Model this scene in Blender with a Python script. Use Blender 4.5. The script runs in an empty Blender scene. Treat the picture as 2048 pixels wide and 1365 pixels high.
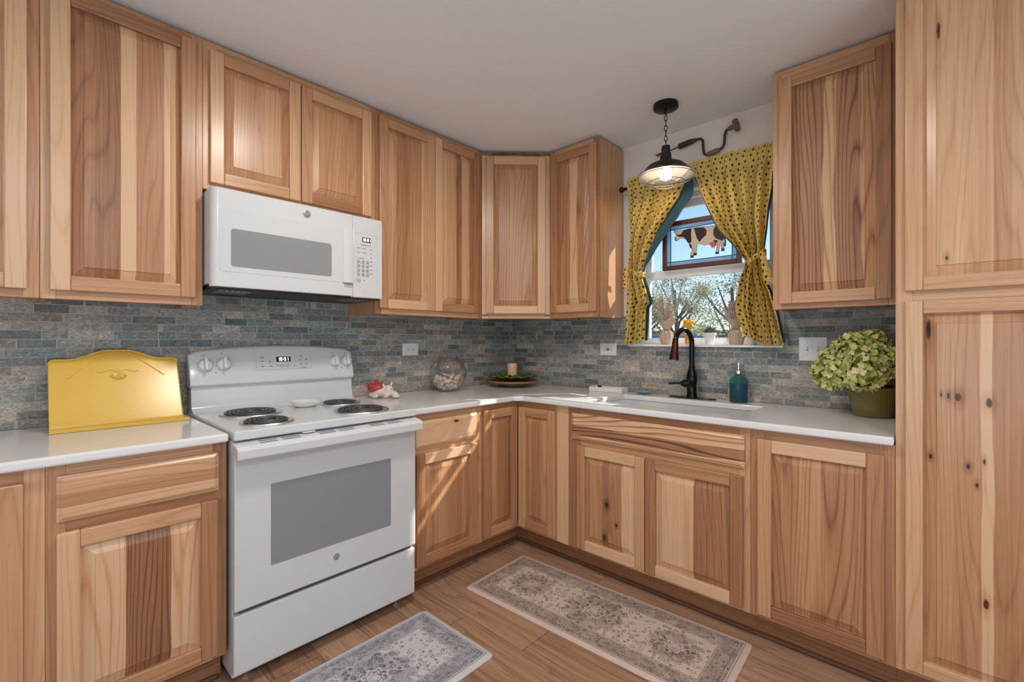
import bpy, bmesh, math, random
from mathutils import Matrix, Vector
random.seed(7)
R = math.radians; PI = math.pi
sc = bpy.context.scene
COL = sc.collection

# ---------------------------------------------------------------- camera, world, sun, lights, exposure
CAM = (-2.6489, -2.4755, 1.2255)
cd = bpy.data.cameras.new('camera'); cam = bpy.data.objects.new('camera', cd); COL.objects.link(cam)
cam.location = CAM; cam.rotation_euler = (R(90), 0, R(43.149 - 90))
cd.sensor_width = 36; cd.lens = 36 * 922.7 / 2048; cd.shift_y = -.0008; cd.clip_start = .02
sc.camera = cam
vs = sc.view_settings
vs.view_transform = 'Standard'; vs.look = 'None'; vs.gamma = 1; vs.use_curve_mapping = False
vs.exposure = 0.30
w = bpy.data.worlds.new('sky'); sc.world = w; w.use_nodes = True
wn = w.node_tree
sky = wn.nodes.new('ShaderNodeTexSky'); sky.sky_type = 'NISHITA'; sky.sun_disc = False
sky.sun_elevation = R(38); sky.sun_rotation = R(100); sky.air_density = .9; sky.dust_density = .2; sky.ozone_density = 2.5
mxs = wn.nodes.new('ShaderNodeMix'); mxs.data_type = 'RGBA'; mxs.blend_type = 'MULTIPLY'; mxs.inputs[0].default_value = 1
mxs.inputs[7].default_value = (.95, 1.0, 1.06, 1)
wn.links.new(sky.outputs[0], mxs.inputs[6]); wn.links.new(mxs.outputs[2], wn.nodes['Background'].inputs[0])
wn.nodes['Background'].inputs[1].default_value = .125

def lamp(name, kind, loc, energy, color=(1, 1, 1), **kw):
    l = bpy.data.lights.new(name, kind); o = bpy.data.objects.new(name, l); COL.objects.link(o)
    o.location = loc; l.energy = energy; l.color = color
    for k, v in kw.items():
        if k == 'aim': o.rotation_euler = Vector(v).to_track_quat('-Z', 'Y').to_euler()
        else: setattr(l, k, v)
    return o
lamp('sun', 'SUN', (3, -3, 5), 7.0, (1, .94, .85), aim=(-1, .72, -.95), angle=R(.6))
lamp('left_daylight', 'AREA', (-4.1, -2.3, 1.35), 24, (.72, .86, 1), aim=(1, 0, .45), shape='RECTANGLE', size=2.6, size_y=1.9)
lamp('rear_daylight', 'AREA', (-1.9, -4.1, 1.35), 17, (.74, .87, 1), aim=(0, 1, .45), shape='RECTANGLE', size=3.0, size_y=1.9)
lamp('rear_top_fill', 'AREA', (-2.6, -3.3, 2.4), 20, (.88, .94, 1), aim=(0, 0, -1), shape='DISK', size=.6)  # unseen overhead fill added behind the camera to brighten the worktops

# ---------------------------------------------------------------- node helper
class E:
    def __init__(s, g, k): s.g, s.k = g, k
    def __add__(s, o): return s.g.m('ADD', s, o)
    __radd__ = __add__
    def __sub__(s, o): return s.g.m('SUBTRACT', s, o)
    def __rsub__(s, o): return s.g.m('SUBTRACT', o, s)
    def __mul__(s, o): return s.g.m('MULTIPLY', s, o)
    __rmul__ = __mul__
    def __truediv__(s, o): return s.g.m('DIVIDE', s, o)
    def __pow__(s, o): return s.g.m('POWER', s, o)
    def lt(s, o): return s.g.m('LESS_THAN', s, o)
    def gt(s, o): return s.g.m('GREATER_THAN', s, o)
    def abs(s): return s.g.m('ABSOLUTE', s)
    def floor(s): return s.g.m('FLOOR', s)
    def frac(s): return s.g.m('FRACT', s)
    def sqrt(s): return s.g.m('SQRT', s)
    def cos(s): return s.g.m('COSINE', s)
    def sin(s): return s.g.m('SINE', s)
    def min(s, o): return s.g.m('MINIMUM', s, o)
    def max(s, o): return s.g.m('MAXIMUM', s, o)
    def clamp(s): return s.g.m('ADD', s, 0, clamp=True)
    def step(s, a, b):
        n = s.g.n('ShaderNodeMapRange'); n.interpolation_type = 'SMOOTHSTEP'
        s.g.put(n.inputs[0], s); n.inputs[1].default_value = a; n.inputs[2].default_value = b
        return E(s.g, n.outputs[0])

class G:
    def __init__(s, name):
        s.mat = bpy.data.materials.new(name); s.mat.use_nodes = True
        s.t = s.mat.node_tree; s.b = s.t.nodes['Principled BSDF']; s.out = s.t.nodes['Material Output']
    def n(s, t): return s.t.nodes.new(t)
    def put(s, i, v):
        if isinstance(v, E): s.t.links.new(v.k, i)
        elif isinstance(v, (tuple, list)) and len(v) == 3 and i.type == 'RGBA': i.default_value = (*v, 1)
        else: i.default_value = v
    def m(s, op, a, b=0, c=None, clamp=False):
        n = s.n('ShaderNodeMath'); n.operation = op; n.use_clamp = clamp
        s.put(n.inputs[0], a); s.put(n.inputs[1], b)
        if c is not None: s.put(n.inputs[2], c)
        return E(s, n.outputs[0])
    def uv(s, name='UVMap'):
        n = s.n('ShaderNodeUVMap'); n.uv_map = name
        return s.sep(E(s, n.outputs[0]))
    def obj(s):
        n = s.n('ShaderNodeTexCoord'); return E(s, n.outputs['Object'])
    def sep(s, v):
        n = s.n('ShaderNodeSeparateXYZ'); s.put(n.inputs[0], v)
        return [E(s, o) for o in n.outputs]
    def vec(s, x=0, y=0, z=0):
        n = s.n('ShaderNodeCombineXYZ')
        for i, v in enumerate((x, y, z)): s.put(n.inputs[i], v)
        return E(s, n.outputs[0])
    def attr(s, name):
        n = s.n('ShaderNodeAttribute'); n.attribute_name = name; return E(s, n.outputs['Fac'])
    def noise(s, v, scale=1, detail=2, rough=.5, dist=0):
        n = s.n('ShaderNodeTexNoise'); s.put(n.inputs['Vector'], v)
        n.inputs['Scale'].default_value = scale; n.inputs['Detail'].default_value = detail
        n.inputs['Roughness'].default_value = rough; n.inputs['Distortion'].default_value = dist
        return E(s, n.outputs[0])
    def vor(s, v, scale=1, rnd=1, feature='F1'):
        n = s.n('ShaderNodeTexVoronoi'); n.feature = feature; s.put(n.inputs['Vector'], v)
        n.inputs['Scale'].default_value = scale; n.inputs['Randomness'].default_value = rnd
        return E(s, n.outputs['Distance']), E(s, n.outputs['Color'])
    def white(s, v):
        n = s.n('ShaderNodeTexWhiteNoise'); s.put(n.inputs['Vector'], v)
        return E(s, n.outputs['Value']), E(s, n.outputs['Color'])
    def ramp(s, f, stops, interp='LINEAR'):
        n = s.n('ShaderNodeValToRGB'); n.color_ramp.interpolation = interp
        el = n.color_ramp.elements
        while len(el) > 1: el.remove(el[-1])
        for i, (p, c) in enumerate(stops):
            e = el[0] if i == 0 else el.new(p)
            e.position = p; e.color = (c, c, c, 1) if isinstance(c, (int, float)) else (*c, 1)
        s.put(n.inputs[0], f); return E(s, n.outputs[0])
    def mix(s, f, a, b, mode='MIX'):
        n = s.n('ShaderNodeMix'); n.data_type = 'RGBA'; n.blend_type = mode
        s.put(n.inputs[0], f); s.put(n.inputs[6], a); s.put(n.inputs[7], b)
        return E(s, n.outputs[2])
    def bump(s, h, strength=.2, dist=.01):
        n = s.n('ShaderNodeBump'); n.inputs['Strength'].default_value = strength; n.inputs['Distance'].default_value = dist
        s.put(n.inputs['Height'], h); s.t.links.new(n.outputs[0], s.b.inputs['Normal'])
    def set(s, **kw):
        for k, v in kw.items(): s.put(s.b.inputs[k.replace('_', ' ')], v)
        return s.mat

def S(name, col, rough=.5, metal=0, bump=0, scale=200, var=.05, **kw):
    """plain material with a faint procedural variation"""
    g = G(name); o = g.obj()
    n = g.noise(o, scale * .15, 3)
    c = g.mix(n, tuple(x * (1 - var) for x in col), tuple(min(1, x * (1 + var)) for x in col))
    if bump: g.bump(g.noise(o, scale, 3), bump, .002)
    return g.set(Base_Color=c, Roughness=rough, Metallic=metal, **kw)

WOOD = [(0, (.70, .445, .27)), (.22, (.60, .345, .185)), (.5, (.445, .222, .108)), (.75, (.305, .135, .062)), (1, (.15, .06, .028))]
def wood(name, staves=None, knots=(), wob=.02, cath=.16, rough=.34, shift=0, streak=None):
    g = G(name)
    u, v, _ = g.uv()
    if staves:
        un, vn, _ = g.uv('UVn')
        wv = g.noise(g.vec(u * 3, v * 2.2), 1, 2)
        x = un + (wv - .5) * (wob * 4)
        st = []
        for i, (p, t) in enumerate(staves):
            if i: st.append((p - .004, staves[i - 1][1])); st.append((p + .004, t))
            else: st.append((0, t))
        tone = g.ramp(x, st)
    else:
        tone = g.attr('tone')
    tone = (tone - .4) * 1.2 + .40
    n = g.noise(g.vec(u * 6.5, v * .5), 1, 1.5)
    ph_ = (n * 15 + u * 42).frac(); rings = 1 - ((ph_ - .5).abs() * 2)
    med = g.noise(g.vec(u * 85, v * .8), 1, 3, .6)
    wide = g.noise(g.vec(u * 14, v * .6), 1, 2)
    fine = g.noise(g.vec(u * 190, v * 2.2), 1, 4, .65)
    pore = g.noise(g.vec(u * 620, v * 16), 1, 2).step(.58, .72)
    val = tone + (med - .5) * .30 + (wide - .5) * .20 + (rings ** 4 - .2) * (cath * 1.15) + (fine - .5) * .5 + pore * .12 + shift
    kd, kc = g.vor(g.vec(u * 5.2, v * 1.9), 1)
    r, _, _ = g.sep(kc)
    kn = (1 - kd.step(.01, .055)) * r.gt(.93)
    val = val + kn * 1.1
    if knots:
        un, vn, _ = g.uv('UVn')
        wob2 = (g.noise(g.vec(u * 40, v * 30), 1, 2) - .5) * .6
        for (a, b, ra, rb) in knots:
            d = (((un - a) / ra) ** 2 + ((vn - b) / rb) ** 2).sqrt() + wob2
            val = val + (1 - d.step(.25, .75)) * 1.3 + (1 - d.step(.6, 2.4)) * .25
    col = g.ramp(val, WOOD + [(1.0, (.17, .065, .03))][:0])
    dark = (val - 1).clamp() * 1.3
    col = g.mix(dark.clamp(), col, (.035, .016, .01))
    g.bump(med + fine * .5, .05, .002)
    return g.set(Base_Color=col, Roughness=rough, Coat_Weight=.25, Coat_Roughness=.24)

# ---------------------------------------------------------------- mesh helper
class MB:
    def __init__(s): s.v = []; s.f = []; s.u = []; s.un = []; s.t = []; s.mi = []; s.sm = []; s.M = Matrix()
    def add(s, vs_, fs, uvs=None, uvn=None, tone=.45, mi=0, smooth=False):
        b = len(s.v); s.v += [tuple(s.M @ Vector(p)) for p in vs_]
        for i, f in enumerate(fs):
            s.f.append([b + k for k in f]); s.t.append(tone); s.mi.append(mi); s.sm.append(smooth)
            s.u.append(uvs[i] if uvs else [(vs_[k][0] + vs_[k][1] * .7, vs_[k][2] + vs_[k][1] * .3) for k in f])
            s.un.append(uvn[i] if uvn else [(0, 0)] * len(f))
    def box(s, x0, x1, y0, y1, z0, z1, grain=2, tone=.45, mi=0, off=None, smooth=False):
        x0, x1 = sorted((x0, x1)); y0, y1 = sorted((y0, y1)); z0, z1 = sorted((z0, z1))
        P = [(x0, y0, z0), (x1, y0, z0), (x1, y1, z0), (x0, y1, z0), (x0, y0, z1), (x1, y0, z1), (x1, y1, z1), (x0, y1, z1)]
        F = [(0, 3, 2, 1), (4, 5, 6, 7), (0, 1, 5, 4), (1, 2, 6, 5), (2, 3, 7, 6), (3, 0, 4, 7)]
        A = [2, 2, 1, 0, 1, 0]
        if off is None: off = (random.uniform(0, 40), random.uniform(0, 40))
        uvs = []
        for f, a in zip(F, A):
            g = grain if grain != a else (2 if a != 2 else 1)
            o = [k for k in range(3) if k not in (a, g)][0]
            uvs.append([(P[k][o] + off[0], P[k][g] + off[1]) for k in f])
        s.add(P, F, uvs, None, tone, mi, smooth)
    def lathe(s, prof, c=(0, 0, 0), n=40, mi=0, cap=(True, True), smooth=True, sy=1):
        P = []; F = []; m = len(prof)
        for i in range(n):
            a = 2 * PI * i / n
            for r, z in prof: P.append((c[0] + r * math.cos(a), c[1] + sy * r * math.sin(a), c[2] + z))
        for i in range(n):
            j = (i + 1) % n
            for k in range(m - 1): F.append((i * m + k, j * m + k, j * m + k + 1, i * m + k + 1))
        if cap[0] and prof[0][0] > 1e-5: F.append([i * m for i in range(n)][::-1])
        if cap[1] and prof[-1][0] > 1e-5: F.append([i * m + m - 1 for i in range(n)])
        s.add(P, F, None, None, .45, mi, smooth)
    def tube(s, path, rad, n=10, mi=0, closed=False, cap=True):
        P = []; F = []; m = len(path); pts = [Vector(p) for p in path]
        up = None
        for i, p in enumerate(pts):
            if closed: t = pts[(i + 1) % m] - pts[i - 1]
            else: t = pts[min(i + 1, m - 1)] - pts[max(i - 1, 0)]
            t.normalize()
            if up is None: up = t.orthogonal().normalized()
            up = (up - t * up.dot(t)); up = up.normalized() if up.length > 1e-6 else t.orthogonal().normalized()
            w_ = t.cross(up); r = rad[i] if isinstance(rad, (list, tuple)) else rad
            for k in range(n):
                a = 2 * PI * k / n; P.append(tuple(p + up * (r * math.cos(a)) + w_ * (r * math.sin(a))))
        for i in range(m if closed else m - 1):
            j = (i + 1) % m
            for k in range(n): F.append((i * n + k, i * n + (k + 1) % n, j * n + (k + 1) % n, j * n + k))
        if cap and not closed: F.append(list(range(n))[::-1]); F.append([(m - 1) * n + k for k in range(n)])
        s.add(P, F, None, None, .45, mi, True)
    def ball(s, c, r, n=16, m=10, mi=0, rot=None):
        if not isinstance(r, (tuple, list)): r = (r, r, r)
        P = []; F = []
        for i in range(m + 1):
            th = PI * i / m
            for k in range(n):
                a = 2 * PI * k / n
                q = Vector((r[0] * math.sin(th) * math.cos(a), r[1] * math.sin(th) * math.sin(a), r[2] * math.cos(th)))
                if rot: q = rot @ q
                P.append((c[0] + q.x, c[1] + q.y, c[2] + q.z))
        for i in range(m):
            for k in range(n): F.append((i * n + k, (i + 1) * n + k, (i + 1) * n + (k + 1) % n, i * n + (k + 1) % n))
        s.add(P, F, None, None, .45, mi, True)
    def prism(s, poly, axis, a0, a1, mi=0, smooth=False, tone=.45):
        """extrude a 2D outline (ordered) along axis 0/1/2"""
        def mk(p, a):
            q = list(p); q.insert(axis, a); return tuple(q)
        n = len(poly); P = [mk(p, a0) for p in poly] + [mk(p, a1) for p in poly]
        F = [[i, (i + 1) % n, n + (i + 1) % n, n + i] for i in range(n)] + [list(range(n))[::-1], [n + i for i in range(n)]]
        s.add(P, F, None, None, tone, mi, smooth)
    def grid(s, fn, nu, nv, mi=0, smooth=True, wrap=False, uvf=None):
        P = []; F = []; U = []
        for j in range(nv + 1):
            for i in range(nu + 1): P.append(tuple(fn(i / nu, j / nv)))
        for j in range(nv):
            for i in range(nu):
                F.append((j * (nu + 1) + i, j * (nu + 1) + i + 1, (j + 1) * (nu + 1) + i + 1, (j + 1) * (nu + 1) + i))
                if uvf: U.append([uvf(i / nu, j / nv), uvf((i + 1) / nu, j / nv), uvf((i + 1) / nu, (j + 1) / nv), uvf(i / nu, (j + 1) / nv)])
        s.add(P, F, U if uvf else None, None, .45, mi, smooth)
    def text(s, body, size, M, mi=0, depth=.0006, align='CENTER'):
        cu = bpy.data.curves.new('t', 'FONT'); cu.body = body; cu.size = size; cu.extrude = depth
        cu.align_x = align; cu.align_y = 'CENTER'; cu.resolution_u = 3
        o = bpy.data.objects.new('t', cu); COL.objects.link(o)
        me = bpy.data.meshes.new_from_object(o.evaluated_get(bpy.context.evaluated_depsgraph_get()))
        s.add([tuple(M @ v.co) for v in me.vertices], [list(p.vertices) for p in me.polygons], None, None, .45, mi)
        bpy.data.objects.remove(o); bpy.data.curves.remove(cu); bpy.data.meshes.remove(me)

TM = {}
def build(name, mb, mats, parent=None, loc=None, local=False, bevel=0, seg=2, angle=40, sub=0, remesh=0, fix=True):
    inv = Matrix()
    if parent is not None and not local: inv = TM[parent].inverted()
    if loc is not None: inv = Matrix.Translation(loc).inverted()
    me = bpy.data.meshes.new(name)
    me.from_pydata([tuple(inv @ Vector(p)) for p in mb.v], [], mb.f)
    if not isinstance(mats, (list, tuple)): mats = [mats]
    for m in mats: me.materials.append(m)
    l1 = me.uv_layers.new(name='UVMap'); l2 = me.uv_layers.new(name='UVn')
    l1.data.foreach_set('uv', [c for f in mb.u for p in f for c in p])
    l2.data.foreach_set('uv', [c for f in mb.un for p in f for c in p])
    at = me.attributes.new('tone', 'FLOAT', 'FACE'); at.data.foreach_set('value', mb.t)
    me.polygons.foreach_set('material_index', mb.mi); me.polygons.foreach_set('use_smooth', mb.sm)
    if fix:
        b = bmesh.new(); b.from_mesh(me); bmesh.ops.recalc_face_normals(b, faces=b.faces[:]); b.to_mesh(me); b.free()
    if any(mb.sm): me.set_sharp_from_angle(angle=R(angle))
    me.update()
    o = bpy.data.objects.new(name, me); COL.objects.link(o)
    if loc is not None: o.location = loc
    if parent is not None: o.parent = parent; TM[o] = TM[parent]
    else: TM[o] = Matrix.Translation(loc) if loc is not None else Matrix()
    if remesh:
        r = o.modifiers.new('remesh', 'REMESH'); r.mode = 'VOXEL'; r.voxel_size = remesh; r.use_smooth_shade = True
        q = o.modifiers.new('smooth', 'SMOOTH'); q.iterations = 4
    if bevel:
        q = o.modifiers.new('bevel', 'BEVEL'); q.width = bevel; q.segments = seg; q.limit_method = 'ANGLE'; q.angle_limit = R(35)
    if sub:
        q = o.modifiers.new('sub', 'SUBSURF'); q.levels = sub; q.render_levels = sub
    return o
def tag(o, label, cat, group=None):
    o['label'] = label; o['category'] = cat
    if group: o['group'] = group
    return o
def struct(o): o['kind'] = 'structure'; return o
def thing(name, label, cat, loc=(0, 0, 0), rz=0, group=None):
    o = bpy.data.objects.new(name, None); COL.objects.link(o); o.empty_display_size = .05
    o.location = loc; o.rotation_euler = (0, 0, rz)
    TM[o] = Matrix.Translation(loc) @ Matrix.Rotation(rz, 4, 'Z')
    if label: tag(o, label, cat, group)
    return o
def copy_tree(o, loc, rz, label=None, parent=None):
    c = o.copy(); COL.objects.link(c); c.parent = parent
    if parent is None:
        c.location = loc; c.rotation_euler = (0, 0, rz)
        if label: c['label'] = label
    for ch in list(o.children): copy_tree(ch, None, None, None, c)
    return c

# ---------------------------------------------------------------- materials
BOARD = wood('hickory_board')
INSIDE = S('cabinet_interior_wood', (.5, .34, .2), .5, scale=60)
TOEK = wood('toe_kick_wood', rough=.5, shift=.12)
DARKTRIM = wood('dark_trim_wood', rough=.45, shift=.5)
WHITE = S('white_enamel', (.63, .65, .67), .16, var=.01, Specular_IOR_Level=.6)
WHITEP = S('white_plastic', (.69, .70, .71), .35, var=.01)
WALLP = S('wall_paint', (.80, .75, .69), .75, bump=.25, scale=260, var=.015)
CEILP = S('ceiling_paint', (.84, .855, .88), .9, bump=.55, scale=150, var=.015)
WINW = S('white_vinyl', (.85, .86, .87), .3, var=.01)
BLACKM = S('black_metal', (.018, .019, .02), .38, .6, var=.1)
BLACKP = S('black_plastic', (.012, .012, .013), .4, var=.1)
DGREY = S('dark_grey_print', (.12, .12, .125), .5)
LGREY = S('light_grey_print', (.45, .46, .47), .5)
STEEL = S('brushed_steel', (.74, .75, .76), .33, 1, var=.06, scale=400)
CHROME = S('chrome', (.75, .75, .76), .12, 1)
COILM = S('coil_iron', (.085, .087, .092), .38, .4)
BRONZE = S('oil_rubbed_bronze', (.022, .021, .022), .2, .8, var=.2)
GREYGL = S('grey_oven_glass', (.25, .27, .295), .12, var=.04, scale=900)

g = G('quartz'); o_ = g.obj()
q1 = g.noise(o_, 3.2, 4, .6, 1.2); vein = 1 - ((q1 - .5).abs() * 26).clamp()
gate = g.noise(o_, 1.3, 2).step(.5, .68)
QUARTZ = g.set(Base_Color=g.mix(vein * gate * .5, g.mix(g.noise(o_, 9, 4), (.74, .745, .75), (.81, .81, .81)), (.48, .47, .45)), Roughness=.13)

g = G('slate_mosaic'); u, v, _ = g.uv()
h = .0332; row = (v / h).floor(); fv = (v / h).frac()
rr, _ = g.white(g.vec(row, 3.7, 0)); u1 = u / .105 + rr * 17.3
u2 = u1 + (g.noise(g.vec(u1 * .9, row * 7.13), 1, 0) - .5) * 1.4
colm = u2.floor(); fu = u2.frac()
idv, idc = g.white(g.vec(colm, row, 1.5)); i1, i2, i3 = g.sep(idc)
grout = ((fv - .5).abs().gt(.468) + (fu - .5).abs().gt(.484)).clamp()
reg = g.noise(g.vec(u, v * 1.5), 1.6, 1)
hue = (i1 * .75 + (reg - .5) * 1.2 + .05 + (1.16 - v) * .95).clamp()  # lower tiles painted lighter and warmer, as if clear of the uppers' shade
base = g.ramp(hue, [(0, (.165, .21, .215)), (.3, (.235, .25, .246)), (.6, (.315, .30, .275)), (1, (.43, .365, .305))])
base = g.mix(1, base, g.ramp(i2, [(0, (.55, .57, .59)), (.25, (.84, .84, .84)), (.8, (1.1, 1.1, 1.1)), (1, (1.3, 1.3, 1.3))]), 'MULTIPLY')
cl = g.noise(g.vec(u * 1.0 + colm * 3, v * 1.6 + row * 5), 45, 5, .65, 1.5)
base = g.mix(1, base, g.ramp(cl, [(.28, (.5, .5, .5)), (.5, (1, 1, 1)), (.68, (1.6, 1.6, 1.6))]), 'MULTIPLY')
g.bump(cl * .6 + (1 - grout) * .9, .5, .004)
TILE = g.set(Base_Color=g.mix(grout, base, (.40, .40, .39)), Roughness=.42)

g = G('vinyl_plank'); u, v, _ = g.uv()
pw = .185; pr = (u / pw).floor(); pf = (u / pw).frac()
r0, _ = g.white(g.vec(pr, 5, 0)); vl = v / 1.22 + r0; pl = vl.floor(); pe = vl.frac()
i1, ic = g.white(g.vec(pr, pl, 2)); ia, ib, ic_ = g.sep(ic)
wx = u + ia * 31; wy = v + ib * 17
nn = g.noise(g.vec(wx * 9, wy * 1.0), 1, 2); rg = (nn * 8 + wx * 8).frac()
md = g.noise(g.vec(wx * 55, wy * 1.6), 1, 3, .6); fn_ = g.noise(g.vec(wx * 300, wy * 8), 1, 2)
val = ia * .2 + .38 + (md - .5) * .85 + (rg ** 3) * .22 + (fn_ - .5) * .25
fc = g.ramp(val, [(0, (.56, .38, .265)), (.35, (.43, .265, .168)), (.65, (.31, .17, .098)), (1, (.13, .066, .04))])
gap = ((pf - .5).abs().gt(.494) + (pe - .5).abs().gt(.4988)).clamp()
g.bump(md + fn_ * .5 - gap * 2, .08, .003)
FLOORM = g.set(Base_Color=g.mix(gap * .7, fc, (.04, .02, .012)), Roughness=.3)

g = G('clear_glass')
tr = g.n('ShaderNodeBsdfTransparent'); gl = g.n('ShaderNodeBsdfGlossy'); gl.inputs['Roughness'].default_value = .02
mx = g.n('ShaderNodeMixShader'); fr = g.n('ShaderNodeLayerWeight'); fr.inputs[0].default_value = .12
g.t.links.new(fr.outputs['Facing'], mx.inputs[0]); g.t.links.new(tr.outputs[0], mx.inputs[1]); g.t.links.new(gl.outputs[0], mx.inputs[2])
g.t.links.new(mx.outputs[0], g.out.inputs[0]); CLEAR = g.mat
def tinted(name, col, tf=.6, rough=.1):
    g = G(name); g.set(Base_Color=col, Roughness=rough)
    tr = g.n('ShaderNodeBsdfTransparent'); tr.inputs[0].default_value = (*col, 1)
    mx = g.n('ShaderNodeMixShader'); mx.inputs[0].default_value = tf
    g.t.links.new(g.b.outputs[0], mx.inputs[1]); g.t.links.new(tr.outputs[0], mx.inputs[2]); g.t.links.new(mx.outputs[0], g.out.inputs[0])
    return g.mat

# ---------------------------------------------------------------- the setting
BD, UD = .62, .296                      # cabinet depths to the face frame
UB, UT = 1.3647, 2.440                  # uppers
CZ, CT, CB = 2.4525, .900, .870         # ceiling, counter top and underside
X0, Y0 = -4.2, -4.2
def quad(mb, P, uv=None): mb.add(P, [tuple(range(len(P)))], [uv or [(p[0], p[1]) for p in P]])
m = MB(); m.box(X0, .14, Y0, .14, -.06, 0, grain=1, off=(0, 0)); struct(build('floor', m, FLOORM))
m = MB(); m.box(X0, .14, Y0, .14, CZ, CZ + .06); struct(build('ceiling', m, CEILP))
m = MB(); m.box(X0, .14, 0, .14, 0, CZ); struct(build('wall_back', m, WALLP))
WY0, WY1, WZ0, WZ1 = -1.05, -1.855, 1.187, 2.10
m = MB(); m.box(0, .14, Y0, WY1, 0, CZ); m.box(0, .14, WY0, 0, 0, CZ); m.box(0, .14, WY1, WY0, 0, WZ0); m.box(0, .14, WY1, WY0, WZ1, CZ)
struct(build('wall_right', m, WALLP))
m = MB(); m.box(X0 - .1, X0, Y0, .14, 0, CZ); struct(build('wall_left', m, WALLP))
m = MB(); m.box(X0, .14, Y0 - .1, Y0, 0, CZ); struct(build('wall_front', m, WALLP))
# slate mosaic backsplashes (8 mm of stone on the wall)
m = MB(); m.box(-3.4, 0, -.008, -.0005, CT + .0005, 1.47, grain=2, off=(0, 0))
tag(build('backsplash', m, TILE), 'blue grey slate mosaic tile backsplash on the wall behind the stove', 'backsplash')
m = MB()
for (a, b, z1) in ((-2.353, WY1 - .03, UB + .012), (WY1 - .03, WY0 + .03, WZ0), (WY0 + .03, -.0085, UB + .012)):
    m.box(-.008, -.0005, a, b, CT + .0005, z1, grain=2, off=(.37, 0))
tag(build('backsplash', m, TILE), 'grey brown slate mosaic tile backsplash under the window behind the faucet', 'backsplash')
# window
wi = struct(thing('window_1', None, None, (.09, (WY0 + WY1) / 2, WZ0)))
def ring(m, x0, x1, ya, yb, z0, z1, w, wb=None, wt=None):
    wb = wb or w; wt = wt or w
    m.box(x0, x1, ya, ya - w, z0, z1); m.box(x0, x1, yb + w, yb, z0, z1)
    m.box(x0, x1, ya - w, yb + w, z0, z0 + wb); m.box(x0, x1, ya - w, yb + w, z1 - wt, z1)
m = MB(); ring(m, .06, .135, WY0, WY1, 1.2, WZ1, .03); build('window_frame', m, WINW, wi, bevel=.003)
m = MB(); ring(m, .075, .105, WY0 - .03, WY1 + .03, 1.21, 1.65, .035, .03, .045); build('lower_sash', m, WINW, wi, bevel=.003)
m = MB(); ring(m, .105, .13, WY0 - .03, WY1 + .03, 1.62, 2.07, .035, .04, .04); build('upper_sash', m, WINW, wi, bevel=.003)
m = MB(); m.box(.088, .092, WY0 - .06, WY1 + .06, 1.235, 1.61); build('lower_glass_pane', m, CLEAR, wi)
m = MB(); m.box(.116, .12, WY0 - .06, WY1 + .06, 1.655, 2.035); build('upper_glass_pane', m, CLEAR, wi)
m = MB(); m.box(-.032, .062, -1.02, -1.884, 1.187, 1.2); build('window_sill', m, WINW, wi, bevel=.003)
# toe-kick shoe mouldings at the floor
for (n_, b) in (('trim_1', (-1.36, -.54, -.562, -.545)), ('trim_2', (-.562, -.545, -2.9, -.562)), ('trim_3', (-3.4, -2.155, -.562, -.545))):
    m = MB(); m.box(*b, 0, .018, grain=0 if n_ != 'trim_2' else 1, tone=.6); struct(build(n_, m, DARKTRIM, bevel=.008, seg=3))

# ---------------------------------------------------------------- cabinets
def tn(a=.2, b=.6): return random.uniform(a, b)
def door(parent, x0, x1, z0, z1, yf, staves, tones=None, knots=(), M=None, name='door', sw=.05, wob=.02, cath=.16):
    """raised panel door: two stiles, two rails, and the panel as its own piece"""
    t = tones or [tn(), tn(), tn(), tn()]
    m = MB(); m.M = M or Matrix()
    ya, yb = yf - .0195, yf - .0006
    m.box(x0, x0 + sw, ya, yb, z0, z1, 2, t[0]); m.box(x1 - sw, x1, ya, yb, z0, z1, 2, t[1])
    m.box(x0 + sw, x1 - sw, ya, yb, z1 - sw, z1, 0, t[2]); m.box(x0 + sw, x1 - sw, ya, yb, z0, z0 + sw, 0, t[3])
    d = build(name, m, BOARD, parent, local=True, bevel=.0035, seg=2)
    p = MB(); p.M = M or Matrix()
    xa, xb, za, zb = x0 + sw - .001, x1 - sw + .001, z0 + sw - .001, z1 - sw + .001
    off = (random.uniform(0, 40), random.uniform(0, 40))
    P = []; F = []
    for ins, y in ((0, yf - .0045), (.004, yf - .0045), (.033, yf - .0152), (.0345, yf - .0180)):
        P += [(xa + ins, y, za + ins), (xb - ins, y, za + ins), (xb - ins, y, zb - ins), (xa + ins, y, zb - ins)]
    for k in range(3):
        for i in range(4):
            j = (i + 1) % 4; F.append((k * 4 + i, k * 4 + j, k * 4 + 4 + j, k * 4 + 4 + i))
    F.append((12, 13, 14, 15))
    U = [[(P[i][0] + off[0], P[i][2] + off[1]) for i in f] for f in F]
    N = [[((P[i][0] - xa) / (xb - xa), (P[i][2] - za) / (zb - za)) for i in f] for f in F]
    p.add(P, F, U, N)
    build('raised_panel', p, wood('hickory_panel', staves, knots, wob, cath), d, local=True)
    return d
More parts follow.
